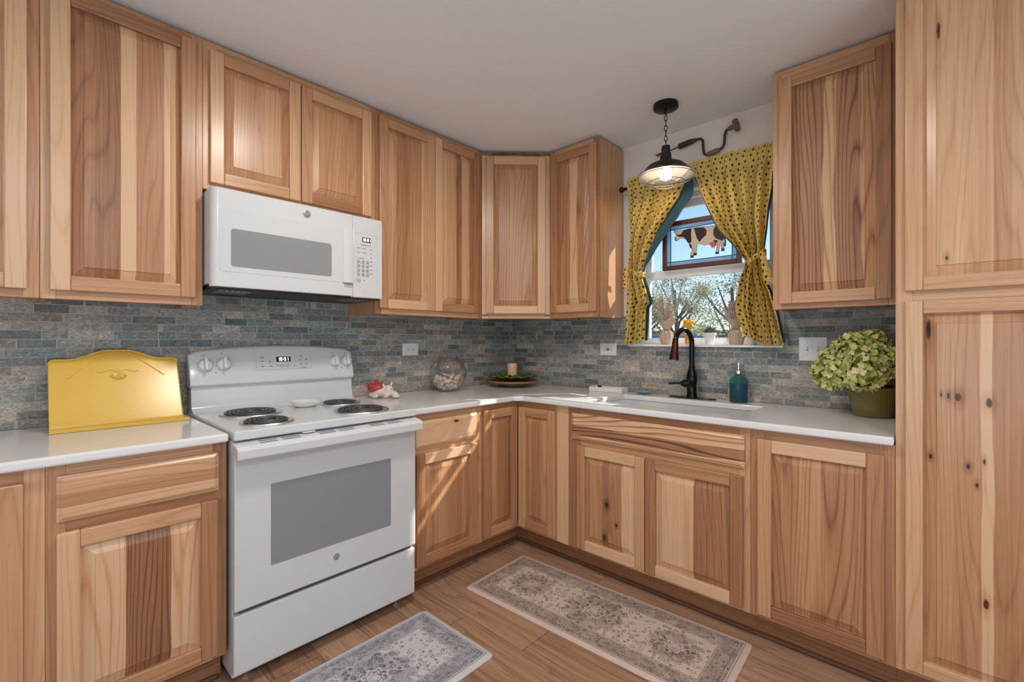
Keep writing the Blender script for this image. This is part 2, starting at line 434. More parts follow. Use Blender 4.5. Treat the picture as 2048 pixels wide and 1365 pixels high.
def drawer(parent, x0, x1, z0, z1, yf, staves, knots=(), name='drawer_front', wob=.03, cath=.2):
    m = MB(); off = (random.uniform(0, 40), random.uniform(0, 40))
    P = []; F = []
    for ins, y in ((0, yf - .0006), (0, yf - .011), (.004, yf - .0125), (.012, yf - .0185), (.016, yf - .0195)):
        P += [(x0 + ins, y, z0 + ins), (x1 - ins, y, z0 + ins), (x1 - ins, y, z1 - ins), (x0 + ins, y, z1 - ins)]
    for k in range(4):
        for i in range(4):
            j = (i + 1) % 4; F.append((k * 4 + i, k * 4 + j, k * 4 + 4 + j, k * 4 + 4 + i))
    F += [(16, 17, 18, 19), (3, 2, 1, 0)]
    U = [[(P[i][2] + off[0], P[i][0] + off[1]) for i in f] for f in F]
    N = [[((P[i][2] - z0) / (z1 - z0), (P[i][0] - x0) / (x1 - x0)) for i in f] for f in F]
    m.add(P, F, U, N)
    return build(name, m, wood('hickory_drawer', staves, knots, wob, cath), parent, local=True)
def base_cab(label, loc, rz, W, doors, drawers=(), rails=None, stl=.042, str_=.042, body_x=None, split=0):
    t = thing('base_cabinet', label, 'cabinet', loc, rz)
    a, b = body_x or (.0003, W - .0003)
    m = MB(); y1 = -.0095
    m.box(a, a + .016, -BD + .02, y1, .112, CB - .001, 2, tn(.3, .5)); m.box(b - .016, b, -BD + .02, y1, .112, CB - .001, 2, tn(.3, .5))
    m.box(a + .016, b - .016, -.022, y1, .112, CB - .001, 2, .4); m.box(a + .016, b - .016, -BD + .02, -.022, .112, .128, 0, .4)
    build('body', m, [BOARD], t, local=True)
    m = MB(); m.box(a, b, -BD + .072, -BD + .084, .001, .112, 0, .6); build('toe_kick', m, TOEK, t, local=True)
    m = MB(); yf = -BD
    if split: m.box(a, a + split, yf, yf + .019, .1145, CB - .001, 2, .08); m.box(a + split + .0005, a + stl, yf, yf + .019, .1145, CB - .001, 2, .6)
    else: m.box(a, a + stl, yf, yf + .019, .1145, CB - .001, 2, tn())
    m.box(b - str_, b, yf, yf + .019, .1145, CB - .001, 2, tn())
    for z0, z1 in rails or ((.1145, .15), (.66, .71), (.825, CB - .001)): m.box(a + stl, b - str_, yf, yf + .019, z0, z1, 0, tn())
    build('face_frame', m, BOARD, t, local=True, bevel=.001, seg=1)
    for d in doors: door(t, d[0], d[1], d[2], d[3], yf, **d[4])
    for d in drawers: drawer(t, d[0], d[1], d[2], d[3], yf, **d[4])
    return t
def upper_cab(label, loc, rz, W, doors, z0=UB, z1=UT, side_tone=(.4, .4), stl=.038):
    t = thing('wall_cabinet', label, 'cabinet', (loc[0], loc[1], z0), rz)
    mz = lambda mb: setattr(mb, 'M', Matrix.Translation((0, 0, -z0))) or mb
    a, b = .0003, W - .0003; y1 = -.0095; yf = -UD
    m = mz(MB()); m.box(a, a + .016, yf + .019, y1, z0, z1, 2, side_tone[0]); m.box(b - .016, b, yf + .019, y1, z0, z1, 2, side_tone[1])
    m.box(a + .016, b - .016, yf + .019, y1, z0 + .014, z0 + .028, 0, .35); m.box(a + .016, b - .016, yf + .019, y1, z1 - .02, z1, 0, .35)
    m.box(a + .016, b - .016, -.02, y1, z0 + .028, z1 - .02, 2, .35)
    build('body', m, BOARD, t, local=True)
    m = mz(MB()); m.box(a, a + stl, yf, yf + .019, z0, z1, 2, tn()); m.box(b - stl, b, yf, yf + .019, z0, z1, 2, tn())
    m.box(a + stl, b - stl, yf, yf + .019, z0, z0 + .04, 0, tn(.15, .5)); m.box(a + stl, b - stl, yf, yf + .019, z1 - .045, z1, 0, tn(.15, .5))
    build('face_frame', m, BOARD, t, local=True, bevel=.001, seg=1)
    for d in doors: door(t, d[0], d[1], d[2], d[3], yf, M=Matrix.Translation((0, 0, -z0)), **d[4])
    return t
D = dict
RB = -PI / 2
# base run under the stove wall
XL = -2.60
base_cab('hickory base cabinet with one drawer and door, left of the stove', (XL, 0, 0), 0, .452,
    [(.022, .422, .133, .672, D(staves=[(0, .12), (.34, .74), (.72, .13), (.93, .25)], tones=[.12, .55, .3, .45], wob=.012, cath=.3))],
    [(.022, .424, .704, .836, D(staves=[(0, .15), (.33, .45), (.62, .3)]))])
base_cab('hickory base cabinet with full height door at the left edge of the photo', (XL - .46, 0, 0), 0, .46,
    [(.02, .418, .133, .832, D(staves=[(0, .4), (.5, .45), (.75, .3)], tones=[.4, .35, .3, .3]))], (), ((.1145, .15), (.82, CB - .001)))
base_cab('narrow-drawer hickory base cabinet between the stove and the corner', (-1.364, 0, 0), 0, .449,
    [(.012, .404, .133, .672, D(staves=[(0, .5), (.2, .42), (.45, .52), (.8, .46)], tones=[.62, .5, .05, .55]))],
    [(.012, .404, .703, .836, D(staves=[(0, -.06), (.5, -.1), (.8, -.05)], knots=[(.8, .62, .09, .07)]))], stl=.03)  # drawer staves paled, window glare painted into the wood tone
# corner cabinet with two hinged doors
t = thing('corner_cabinet', 'inside-corner hickory base cabinet with two narrow folding doors', 'cabinet', (0, 0, 0))
RM = Matrix.Rotation(RB, 4, 'Z')
m = MB(); e = .9135
m.box(-e, -e + .016, -BD + .02, -.0095, .112, CB - .001, 2, .4); m.box(-BD + .02, -.0095, -e, -e + .016, .112, CB - .001, 2, .4)
m.box(-e, -.0095, -BD + .02, -.0095, .112, .128, 0, .4); m.box(-BD + .02, -.0095, -e, -BD + .02, .112, .128, 0, .4)
build('body', m, BOARD, t)
m = MB(); m.box(-e, -.536, -.548, -.536, .001, .112, 0, .6); m.box(-.548, -.536, -e, -.548, .001, .112, 1, .6); build('toe_kick', m, TOEK, t)
m = MB(); m.box(-e, -e + .02, -BD, -BD + .019, .1145, CB - .001, 2, .55); m.box(-e + .02, -BD + .019, -BD, -BD + .019, .1145, .15, 0, .4); m.box(-e + .02, -BD + .019, -BD, -BD + .019, .825, CB - .001, 0, .55)
m.box(-BD, -BD + .019, -e, -e + .018, .1145, CB - .001, 2, .45); m.box(-BD, -BD + .019, -e + .018, -BD, .1145, .15, 1, .4); m.box(-BD, -BD + .019, -e + .018, -BD, .825, CB - .001, 1, .55)
build('face_frame', m, BOARD, t, bevel=.001, seg=1)
door(t, -.906, -.6405, .132, .838, -BD, [(0, .45), (.3, .55), (.65, .62)], tones=[.5, .55, .35, .35])
door(t, .6408, .908, .132, .834, -BD, [(0, .42), (.3, .55), (.7, .45)], tones=[.3, .38, .45, .5], M=RM)
# sink wall
base_cab('wide hickory sink base cabinet with two doors and a long false drawer front', (0, -.9145, 0), RB, .9865,
    [(.143, .5285, .130, .669, D(staves=[(0, .42), (.36, .62), (.5, .5), (.76, .1)], tones=[.45, .3, .12, .1], knots=[(.47, .5, .05, .05), (.42, .12, .04, .06), (.66, .3, .03, .025)])),
     (.5325, .961, .130, .669, D(staves=[(0, .12), (.54, .62), (.8, .55)], tones=[.6, .6, .5, .1], wob=.004))],
    [(.109, .966, .703, .837, D(staves=[(0, .1), (.2, .72), (.55, .15), (.78, .3)], wob=.07, cath=.75))], stl=.16, split=.0765)
base_cab('hickory base cabinet with one tall door between sink and pantry', (0, -1.901, 0), RB, .453,
    [(.029, .425, .133, .832, D(staves=[(0, .5), (.3, .44), (.55, .56), (.8, .5)], tones=[.35, .5, .12, .66], cath=.3))], (), ((.1145, .15), (.815, CB - .001)), stl=.05)
# tall pantry
PW = .46
t = thing('pantry_cabinet', 'tall full height hickory pantry cabinet at right of sink counter', 'cabinet', (0, -2.3535, 0), RB)
m = MB(); m.box(.001, .017, -BD + .02, -.0095, .112, UT, 2, .25); m.box(PW - .016, PW, -BD + .02, -.0095, .112, UT, 2, .3); m.box(.017, PW - .016, -.022, -.0095, .112, UT, 2, .3); m.box(.017, PW - .016, -BD + .02, -.022, .112, .13, 0, .3)
m.box(.017, PW - .016, -BD + .02, -.022, UT - .02, UT, 0, .3)
build('body', m, BOARD, t, local=True)
m = MB(); m.box(.001, PW, -BD + .072, -BD + .084, .001, .112, 0, .6); build('toe_kick', m, TOEK, t, local=True)
m = MB(); m.box(.001, .045, -BD, -BD + .019, .1145, UT, 2, .22); m.box(PW - .044, PW, -BD, -BD + .019, .1145, UT, 2, .3)
for z0, z1 in ((.1145, .155), (1.34, 1.405), (2.39, UT)): m.box(.045, PW - .044, -BD, -BD + .019, z0, z1, 0, .25)
build('face_frame', m, BOARD, t, local=True, bevel=.001, seg=1)
door(t, .0265, .434, 1.388, 2.41, -BD, [(0, .2), (.3, .24), (.5, .42), (.62, .3), (.8, .4)], tones=[.22, .3, .3, .3], knots=[(.18, .06, .02, .014), (.12, .84, .02, .05)], sw=.044)
door(t, .0265, .434, .133, 1.356, -BD, [(0, .42), (.42, .08), (.5, .5), (.8, .45)], tones=[.2, .35, .36, .25], wob=.015, sw=.044,
     knots=[(.26, .765, .036, .02), (.47, .755, .034, .022), (.06, .592, .022, .012), (.33, .578, .022, .014), (.44, .596, .014, .012), (.39, .53, .016, .01), (.45, .215, .034, .024), (.045, .95, .032, .05), (.19, .768, .014, .012), (.14, .77, .012, .01)])
# uppers on the stove wall
XM, XW = -2.1455, -1.3745
upper_cab('hickory wall cabinet with one broad striped door left of the microwave', (-2.604, 0), 0, XM + 2.604,
    [(.023, .433, 1.394, 2.412, D(staves=[(0, .6), (.2, .68), (.42, .06), (.56, .5), (.83, .13), (.95, .6)], tones=[.1, .45, .65, .4], wob=.004))], side_tone=(.4, .2))
upper_cab('hickory wall cabinet cut off by the left edge of the photo', (-3.064, 0), 0, .4595,
    [(.022, .431, 1.392, 2.412, D(staves=[(0, .3), (.5, .2)], tones=[.3, .08, .3, .3]))])
upper_cab('short hickory wall cabinet with two doors right above the microwave', (XM, 0), 0, XW - XM,
    [(.0225, .3815, 1.865, 2.404, D(staves=[(0, .4), (.35, .46), (.6, .36), (.85, .44)], tones=[.22, .25, .45, .4])),
     (.3855, .741, 1.865, 2.404, D(staves=[(0, .44), (.3, .4), (.7, .46)], tones=[.4, .2, .25, .62]))], z0=1.838)
upper_cab('hickory wall cabinet with two tall doors right of the microwave', (XW, 0), 0, XW * -1 - .609,
    [(.019, .3785, 1.396, 2.411, D(staves=[(0, .42), (.2, .56), (.55, .48), (.83, .12)], tones=[.42, .3, .4, .12])),
     (.3825, .732, 1.396, 2.411, D(staves=[(0, .25), (.34, .3), (.42, .62), (.6, .18), (.82, .45)], tones=[.12, .6, .45, .5], wob=.004))])
# diagonal corner wall cabinet
t = thing('wall_cabinet', 'hickory wall cabinet set diagonally in the kitchen corner', 'cabinet', (0, 0, UB))
m = MB(); k = .608
poly = [(-.0095, -.0095), (-k, -.0095), (-k, -UD), (-UD, -k), (-.0095, -k)]
inn = [(-.03, -.03), (-k + .02, -.03), (-k + .02, -UD - .012), (-UD - .012, -k + .02), (-.03, -k + .02)]
m.prism(poly, 2, UB + .014, UB + .028); m.prism(poly, 2, UT - .02, UT)
m.box(-k, -k + .015, -UD, -.0095, UB, UT); m.box(-UD, -.0095, -k, -k + .015, UB, UT)
build('body', m, BOARD, t)
DM = Matrix.Translation((-k, -UD, 0)) @ Matrix.Rotation(-PI / 4, 4, 'Z'); FW = (k - UD) * math.sqrt(2)
m = MB(); m.M = DM
m.box(0, .04, 0, .019, UB, UT, 2, .12); m.box(FW - .04, FW, 0, .019, UB, UT, 2, .15); m.box(.04, FW - .04, 0, .019, UB, UB + .04, 0, .35); m.box(.04, FW - .04, 0, .019, UT - .045, UT, 0, .4)
build('face_frame', m, BOARD, t, bevel=.001, seg=1)
door(t, .026, FW - .032, 1.397 - UB, 2.408 - UB, 0, [(0, .5), (.35, .42), (.6, .48)], tones=[.35, .12, .15, .1], M=Matrix.Translation((0, 0, 0)) @ DM, cath=.22)
# uppers on the window wall
upper_cab('slim hickory wall cabinet left of the window, its side panel facing the curtain', (0, -.6085), RB, .9755 - .6085,
    [(.017, .358, 1.400, 2.405, D(staves=[(0, .52), (.42, .08), (.66, .5)], tones=[.5, .42, .5, .3], wob=.06, cath=.35))], side_tone=(.4, .3))
upper_cab('hickory wall cabinet hanging between the window and the pantry', (0, -1.9035), RB, 2.3525 - 1.9035,
    [(.028, .421, 1.388, 2.398, D(staves=[(0, .6), (.4, .22), (.55, .6), (.85, .3)], tones=[.3, .6, .45, .25], wob=.05, cath=.42))], side_tone=(.25, .4))

# ---------------------------------------------------------------- countertops and sink
def slab(cells, tris, z0, z1, xs, ys):
    b = bmesh.new(); V = {}
    def vv(x, y, z):
        k = (round(x, 4), round(y, 4), round(z, 4))
        if k not in V: V[k] = b.verts.new(k)
        return V[k]
    def top(pts):
        b.faces.new([vv(x, y, z1) for x, y in pts]); b.faces.new([vv(x, y, z0) for x, y in pts][::-1])
        return pts
    edges = {}
    polys = []
    for (i, j) in cells: polys.append([(xs[i], ys[j]), (xs[i + 1], ys[j]), (xs[i + 1], ys[j + 1]), (xs[i], ys[j + 1])])
    polys += tris
    for p in polys:
        top(p)
        for k in range(len(p)):
            a, c = p[k], p[(k + 1) % len(p)]
            key = tuple(sorted(((round(a[0], 4), round(a[1], 4)), (round(c[0], 4), round(c[1], 4)))))
            edges[key] = edges.get(key, 0) + 1
    for (a, c), n_ in edges.items():
        if n_ == 1: b.faces.new([vv(*a, z0), vv(*c, z0), vv(*c, z1), vv(*a, z1)])
    bmesh.ops.recalc_face_normals(b, faces=b.faces[:])
    b.verts.index_update()
    m = MB(); m.add([tuple(v.co) for v in b.verts], [[v.index for v in f.verts] for f in b.faces]); b.free()
    return m
FE = .655; ch = .035
xs = [-1.3765, -FE - ch, -FE, -.535, -.16, -.0085]; ys = [-2.352, -1.825, -1.07, -FE - ch, -FE, -.0085]
cells = [(i, 4) for i in range(5)] + [(i, j) for i in range(2, 5) for j in range(4) if not (i == 3 and j == 1)]
m = slab(cells, [[(-FE - ch, -FE), (-FE, -FE - ch), (-FE, -FE)]], CB, CT, xs, ys)
tag(build('countertop', m, QUARTZ, bevel=.008, seg=3), 'white quartz L-shaped countertop with sink cutout running from stove to pantry', 'countertop')
m = MB(); m.box(-3.05, -2.15, -FE, -.0085, CB, CT); tag(build('countertop', m, QUARTZ, bevel=.008, seg=3), 'white quartz countertop left of the stove under the yellow book stand', 'countertop')
t = thing('kitchen_sink', 'stainless steel undermount sink sunk in the white countertop', 'sink', (-.33, -1.4475, .68))
m = MB(); a, b, c, d = -.540, -.155, -1.83, -1.065; zb = .68
m.box(a - .012, a, c - .012, d + .012, zb, CB - .0005); m.box(b, b + .012, c - .012, d + .012, zb, CB - .0005)
m.box(a, b, c - .012, c, zb, CB - .0005); m.box(a, b, d, d + .012, zb, CB - .0005); m.box(a, b, c, d, zb, zb + .004)
build('basin', m, S('sink_steel', (.86, .87, .88), .36, .8, var=.04, scale=300), t)
m = MB(); m.lathe([(.0, .0045), (.03, .0045), (.042, .007), (.044, .004)], (-.33, -1.4475, zb), 24); build('drain', m, CHROME, t)

# ---------------------------------------------------------------- stove
RX0, RX1 = -2.142, -1.388
rg_ = thing('stove', 'white freestanding electric coil stove between the two countertops', 'stove', ((RX0 + RX1) / 2, -.35, 0))
m = MB(); m.box(RX0 + .004, RX1 - .004, -.645, -.028, .03, .872); build('body', m, WHITE, rg_, bevel=.003)
for x in (RX0 + .06, RX1 - .06):
    for y in (-.60, -.09):
        m = MB(); m.lathe([(.02, 0), (.022, .012), (.01, .016), (.01, .032)], (x, y, 0), 16); build('levelling_foot', m, CHROME, rg_)
# cooktop with raised lip, arched backguard
m = MB(); m.box(RX0, RX1, -.685, -.03, .874, .908); build('cooktop', m, WHITE, rg_, bevel=.007, seg=3)
m = MB(); m.box(RX0 + .01, RX1 - .01, -.66, -.60, .8705, .8745); build('shadow_gap', m, BLACKP, rg_)
prof = [(-.140, .9065), (-.118, .908), (-.100, .914), (-.088, .926), (-.081, .945), (-.078, .98), (-.076, 1.018)]
def bg_low(u, v):
    k = v * (len(prof) - 1); i = min(int(k), len(prof) - 2); f = k - i
    y = prof[i][0] * (1 - f) + prof[i + 1][0] * f; z = prof[i][1] * (1 - f) + prof[i + 1][1] * f
    return (RX0 + .004 + u * (RX1 - RX0 - .008), y, z)
m = MB(); m.grid(bg_low, 24, 18); m.box(RX0 + .006, RX1 - .006, -.074, -.03, .905, 1.02); build('backsplash_riser', m, WHITE, rg_)
pp = [(-.070, 1.016), (-.088, 1.018), (-.096, 1.026), (-.096, 1.036), (-.066, 1.155), (-.058, 1.168), (-.045, 1.173), (-.03, 1.17), (-.028, 1.016)]
P = []; F = []; nx = 28; npf = len(pp)
for i in range(nx + 1):
    s_ = i / nx; x = RX0 - .003 + s_ * (RX1 - RX0 + .006); arch = .027 * (1 - (2 * s_ - 1) ** 2)
    e_ = min(s_, 1 - s_) * (RX1 - RX0); rd = max(0, 1 - e_ / .02); sh = 1 - .06 * rd * rd
    for (y, z) in pp:
        f = max(0, min(1, (z - 1.04) / .12)); P.append((x, -.03 + (y + .03) * (sh if y < -.06 else 1), z + arch * f - .012 * f * rd * rd))
for i in range(nx):
    for k in range(npf):
        F.append((i * npf + k, i * npf + (k + 1) % npf, (i + 1) * npf + (k + 1) % npf, (i + 1) * npf + k))
F += [list(range(npf)), [nx * npf + k for k in range(npf)][::-1]]
m = MB(); m.add(P, F, None, None, .45, 0, True); build('backguard', m, WHITE, rg_, bevel=.004, angle=25)
GN = Vector((0, -.119, .030)).normalized()     # outward normal of the sloped control face
def gpt(x, z):
    q = (x - RX0) / (RX1 - RX0); A = .027 * (1 - (2 * q - 1) ** 2) / .12; z2 = (z + A * 1.04) / (1 + A)
    return Vector((x, -.096 + (z2 - 1.036) * .030 / .119, z))
def GM(x, z, o=.0008):
    n = Vector((0, -.97, .245)).normalized()
    up = Vector((0, .245, .97)).normalized(); rt = Vector((1, 0, 0)); p = gpt(x, z) + n * o
    return Matrix(((rt.x, up.x, n.x, p.x), (rt.y, up.y, n.y, p.y), (rt.z, up.z, n.z, p.z), (0, 0, 0, 1)))
for x, z in ((-2.086, 1.112), (-2.013, 1.116), (-1.490, 1.113), (-1.424, 1.113)):
    kt = MB(); kt.M = GM(x, z)
    kt.lathe([(.031, 0), (.031, .004), (.026, .012), (.023, .016), (0, .017)], (0, 0, 0), 28)
    k_ = build('control_knob', kt, WHITEP, rg_)
    q = MB(); q.M = GM(x, z); q.box(-.0065, .0065, -.026, .03, .012, .034); build('knob_grip', q, WHITEP, k_, bevel=.004, seg=2)
m = MB(); 
def rect_ring(m, M, w, h_, th, d=.0006):
    m.M = M
    m.box(-w / 2, w / 2, h_ / 2 - th, h_ / 2, 0, d); m.box(-w / 2, w / 2, -h_ / 2, -h_ / 2 + th, 0, d)
    m.box(-w / 2, -w / 2 + th, -h_ / 2 + th, h_ / 2 - th, 0, d); m.box(w / 2 - th, w / 2, -h_ / 2 + th, h_ / 2 - th, 0, d)
rect_ring(m, GM(-1.748, 1.117), .262, .072, .0013)
build('panel_outline', m, LGREY, rg_)
m = MB()
for i, (x, z, w_) in enumerate(((-1.85, 1.141, .022), (-1.85, 1.123, .014), (-1.85, 1.098, .016), (-1.815, 1.12, .012), (-1.812, 1.097, .018), (-1.783, 1.1, .014), (-1.70, 1.098, .012), (-1.665, 1.141, .016), (-1.672, 1.124, .014), (-1.642, 1.124, .012), (-1.67, 1.102, .014), (-1.642, 1.102, .016), (-1.655, 1.087, .03))):
    m = MB(); m.M = GM(x, z); m.box(-w_ / 2, w_ / 2, -.0012, .0012, 0, .0005); m.box(-.0016, .0016, .005, .008, 0, .0005); build('button_mark', m, DGREY, rg_)
for x in (-1.762, -1.733): m = MB(); m.M = GM(x, 1.099); m.box(-.012, .012, -.007, .007, 0, .0004); build('arrow_button', m, LGREY, rg_)
for x, z in ((-2.09, 1.158), (-2.018, 1.164), (-1.497, 1.158), (-1.43, 1.156), (-2.046, 1.078), (-1.452, 1.078)):
    m = MB(); m.M = GM(x, z); m.lathe([(.0028, 0), (.0028, .0006)], (0, 0, 0), 10, smooth=False); build('indicator_dot', m, DGREY, rg_)

SEG = {'0': 'abcdef', '1': 'bc', '3': 'abgcd'}
def seven(m, txt, M, h_, mi):
    w_ = h_ * .5; th = h_ * .14; x = 0; tot = sum(.35 * h_ if c == ':' else w_ + th * 1.6 for c in txt); x = -tot / 2
    m.M = M
    for c in txt:
        if c == ':':
            for zz in (-.22, .22): m.box(x + .1 * h_, x + .1 * h_ + th, zz * h_ - th / 2, zz * h_ + th / 2, 0, .0006, mi=mi)
            x += .35 * h_; continue
        B = {'a': (0, w_, h_ / 2 - th, h_ / 2), 'd': (0, w_, -h_ / 2, -h_ / 2 + th), 'g': (0, w_, -th / 2, th / 2), 'b': (w_ - th, w_, 0, h_ / 2), 'c': (w_ - th, w_, -h_ / 2, 0), 'f': (0, th, 0, h_ / 2), 'e': (0, th, -h_ / 2, 0)}
        for s_ in SEG[c]: q = B[s_]; m.box(x + q[0], x + q[1], q[2], q[3], 0, .0006, mi=mi)
        x += w_ + th * 1.6
g = G('clock_digits'); DIG = g.set(Base_Color=(.8, .9, .95), Emission_Color=(.8, .92, 1), Emission_Strength=2.0)
m = MB(); m.M = GM(-1.752, 1.131); m.box(-.034, .034, -.0125, .0125, 0, .0006); ds = build('clock_display', m, BLACKP, rg_)
m = MB(); seven(m, '10:31', GM(-1.752, 1.131, .0016), .0165, 0); build('clock_digits', m, DIG, ds)
# four coil burners
for x, y, r in ((-1.962, -.285, .118), (-1.992, -.560, .093), (-1.548, -.262, .093), (-1.592, -.552, .118)):
    m = MB(); m.lathe([(r * .55, .002), (r * .8, .003), (r * .9, .0055), (r, .0065), (r + .003, .003), (r + .003, .0005), (0, .0005)], (x, y, .908), 44, cap=(False, False)); dp = build('drip_pan', m, STEEL, rg_)
    m = MB(); pts = []; turns = 4.5 if r > .1 else 3.5; r0 = r * .26; N = int(turns * 26)
    for i in range(N + 1):
        f = i / N; a = 2 * PI * turns * f + .4; rr_ = r0 + (r * .84 - r0) * f
        pts.append((x + rr_ * math.cos(a), y + rr_ * math.sin(a), .917))
    rt = .0052 if r > .1 else .0050
    m.tube(pts, rt, 8); build('heating_coil', m, COILM, rg_)
    m = MB(); m.lathe([(0, .0035), (r * .2, .0035), (r * .23, .002), (r * .23, .001)], (x, y, .9135), 20)
    for k in range(3):
        a = k * 2 * PI / 3 + .5; m.tube([(x, y, .9115), (x + r * .86 * math.cos(a), y + r * .86 * math.sin(a), .9115)], .002, 6)
    build('coil_support', m, CHROME, rg_)
# oven door, handle, drawer
DX0, DX1 = RX0 + .001, RX1 - .004
m = MB(); m.box(DX0, DX1, -.684, -.648, .278, .866); od = build('oven_door', m, WHITE, rg_, bevel=.005, seg=3)
def rrect(x0, x1, z0, z1, r, n=5):
    out = []
    for cx, cz, a0 in ((x1 - r, z1 - r, 0), (x0 + r, z1 - r, 90), (x0 + r, z0 + r, 180), (x1 - r, z0 + r, 270)):
        for i in range(n + 1): a = R(a0 + 90 * i / n); out.append((cx + r * math.cos(a), cz + r * math.sin(a)))
    return out
m = MB(); m.prism(rrect(-2.023, -1.524, .404, .702, .006), 1, -.6848, -.683); build('oven_window', m, GREYGL, od)
m = MB(); m.prism([(-.660, .8685), (-.722, .860), (-.731, .853), (-.735, .846), (-.735, .818), (-.728, .811), (-.716, .812), (-.706, .826), (-.684, .832), (-.66, .832)], 0, RX0 - .004, RX1 + .001)
ha = build('handle', m, WHITE, od, bevel=.003)
m = MB(); SL = [(-2.067, -2.007), (-1.989, -1.923), (-1.851, -1.787), (-1.771, -1.707), (-1.633, -1.569), (-1.55, -1.487)]
for a, b in SL:
    for y in (-.689, -.707):
        zz = .8685 - (-.660 - y) * .0085 / .062
        m = MB(); m.box(a, b, y - .003, y + .003, zz - .001, zz + .0006); build('vent_slot', m, BLACKP, ha)
m = MB(); m.box(-1.909, -1.862, -.69, -.66, .8692, .8735); build('door_latch', m, WHITEP, rg_, bevel=.0015)
def badge(parent, M, r):
    m = MB(); m.M = M; m.lathe([(r, 0), (r, .0012), (r * .92, .0018), (0, .0018)], (0, 0, 0), 28)
    b = build('badge', m, S('badge_grey', (.2, .2, .205), .3, .4), parent)
    m = MB(); m.M = M @ Matrix.Translation((0, 0, .002)); m.lathe([(r * .86, 0), (r * .86, .0004), (r * .78, .0004), (r * .78, 0)], (0, 0, 0), 28, cap=(False, False), smooth=False)
    m.M = Matrix(); m.text('GE', r * 1.15, M @ Matrix.Translation((0, 0, .0024))); build('badge_monogram', m, S('badge_light', (.62, .62, .62), .35, .3), b)
def FM(x, y, z): return Matrix.Translation((x, y, z)) @ Matrix.Rotation(PI / 2, 4, 'X')
badge(od, FM(-1.774, -.684, .351), .0125)
m = MB(); m.box(DX0, DX1, -.678, -.648, .052, .262); build('storage_drawer', m, WHITE, rg_, bevel=.005, seg=3)
m = MB(); m.box(DX0 + .02, DX1 - .015, -.668, -.646, .2625, .2775); build('drawer_gap', m, S('gap_grey', (.07, .075, .085), .5), rg_)

# ---------------------------------------------------------------- microwave
MX0, MX1, MY, MZ0, MZ1 = -2.1425, -1.398, -.405, 1.433, 1.8265
mw = thing('microwave', 'white over-the-range microwave above the stove', 'microwave', ((MX0 + MX1) / 2, -.2, MZ0))
m = MB(); m.box(MX0 + .003, XW - .006, -.375, -.0095, MZ0 + .018, MZ1); build('body', m, WHITEP, mw, bevel=.003)
m = MB(); poly = [(MX0, -.372)] + [(MX0 + .028 - .028 * math.cos(a), -.377 - .028 * math.sin(a)) for a in [PI / 2 * i / 8 for i in range(9)]] + [(-1.556, MY), (-1.556, -.372)]
m.prism(poly, 2, MZ0 + .004, MZ1, smooth=True); md_ = build('microwave_door', m, WHITE, mw, angle=30, bevel=.002)
m = MB(); m.box(-1.554, MX1, MY, -.372, MZ0, MZ1); cp = build('control_panel', m, WHITE, mw, bevel=.003)
m = MB(); m.prism(rrect(-2.118, -1.59, 1.497, 1.748, .012), 1, MY - .0012, MY + .004); mp = build('door_inset', m, S('white_gloss_glass', (.62, .635, .65), .1, var=.01), md_, bevel=.001, seg=1)
m = MB(); m.prism(rrect(-2.075, -1.662, 1.52, 1.671, .012), 1, MY - .002, MY); wn_ = build('microwave_window', m, S('grey_mesh_glass', (.27, .28, .29), .15, scale=1200, var=.05), md_)
m = MB(); m.prism([(-1.612, MY + .002), (-1.605, MY - .010), (-1.585, MY - .016), (-1.56, MY - .012), (-1.558, MY + .002)], 2, 1.497, 1.75, smooth=True); build('handle', m, WHITE, md_, bevel=.002, angle=30)
m = MB(); m.box(-1.60, -1.562, MY - .0022, MY - .0003, 1.478, 1.4955); build('handle_shade', m, S('handle_shade_grey', (.45, .46, .46), .5), md_)  # grey plate painting the shade gap below the handle
badge(md_, FM(-1.775, MY, 1.787), .0165)
m = MB(); M_ = FM(-1.478, MY, 1.60); 
m.box(-1.549, -1.425, MY - .0006, MY + .001, 1.7445, 1.746); m.box(-1.426, -1.425, MY - .0006, MY + .001, 1.49, 1.746); build('panel_outline', m, S('seam_grey', (.5, .5, .5), .5), cp)
m = MB(); m.box(-1.507, -1.461, MY - .0012, MY, 1.705, 1.728); dp_ = build('clock_display', m, BLACKP, cp)
m = MB(); seven(m, '10:31', FM(-1.484, MY - .0014, 1.7165), .014, 0); build('clock_digits', m, DIG, dp_)
BG = S('button_grey', (.42, .42, .42), .5)
for r_ in range(4):
    for c_ in range(3):
        x = -1.527 + c_ * .0235; z = 1.6065 - r_ * .021
        kb = MB(); kb.box(x - .0085, x + .0085, MY - .0008, MY, z - .0085, z + .0085); kq = build('keypad_button', kb, BG, cp); m = MB()
        ch_ = ['123', '456', '789', '*0#'][r_][c_]
        if ch_ in '0123456789': m.text(ch_, .0135, FM(x, MY - .0012, z), depth=.0003)
        else: m.box(x - .005, x + .005, MY - .0012, MY - .0008, z - .001, z + .001)
        build('key_digit', m, DGREY, kq)
for x, z, w_ in ((-1.527, 1.673, .018), (-1.497, 1.673, .02), (-1.459, 1.673, .012), (-1.527, 1.652, .016), (-1.497, 1.652, .02), (-1.459, 1.652, .01), (-1.459, 1.632, .009), (-1.459, 1.612, .012), (-1.459, 1.592, .014), (-1.459, 1.572, .012), (-1.459, 1.552, .016), (-1.515, 1.624, .034), (-1.488, 1.69, .052), (-1.497, 1.517, .01)):
    m = MB(); m.box(x - w_ / 2, x + w_ / 2, MY - .0008, MY, z - .0012, z + .0012); build('button_mark', m, DGREY, cp)
kb = MB(); kb.prism([(-1.538, 1.524), (-1.516, 1.524), (-1.516, 1.511), (-1.527, 1.505), (-1.538, 1.511)], 1, MY - .0008, MY)
build('start_button', kb, BG, cp)
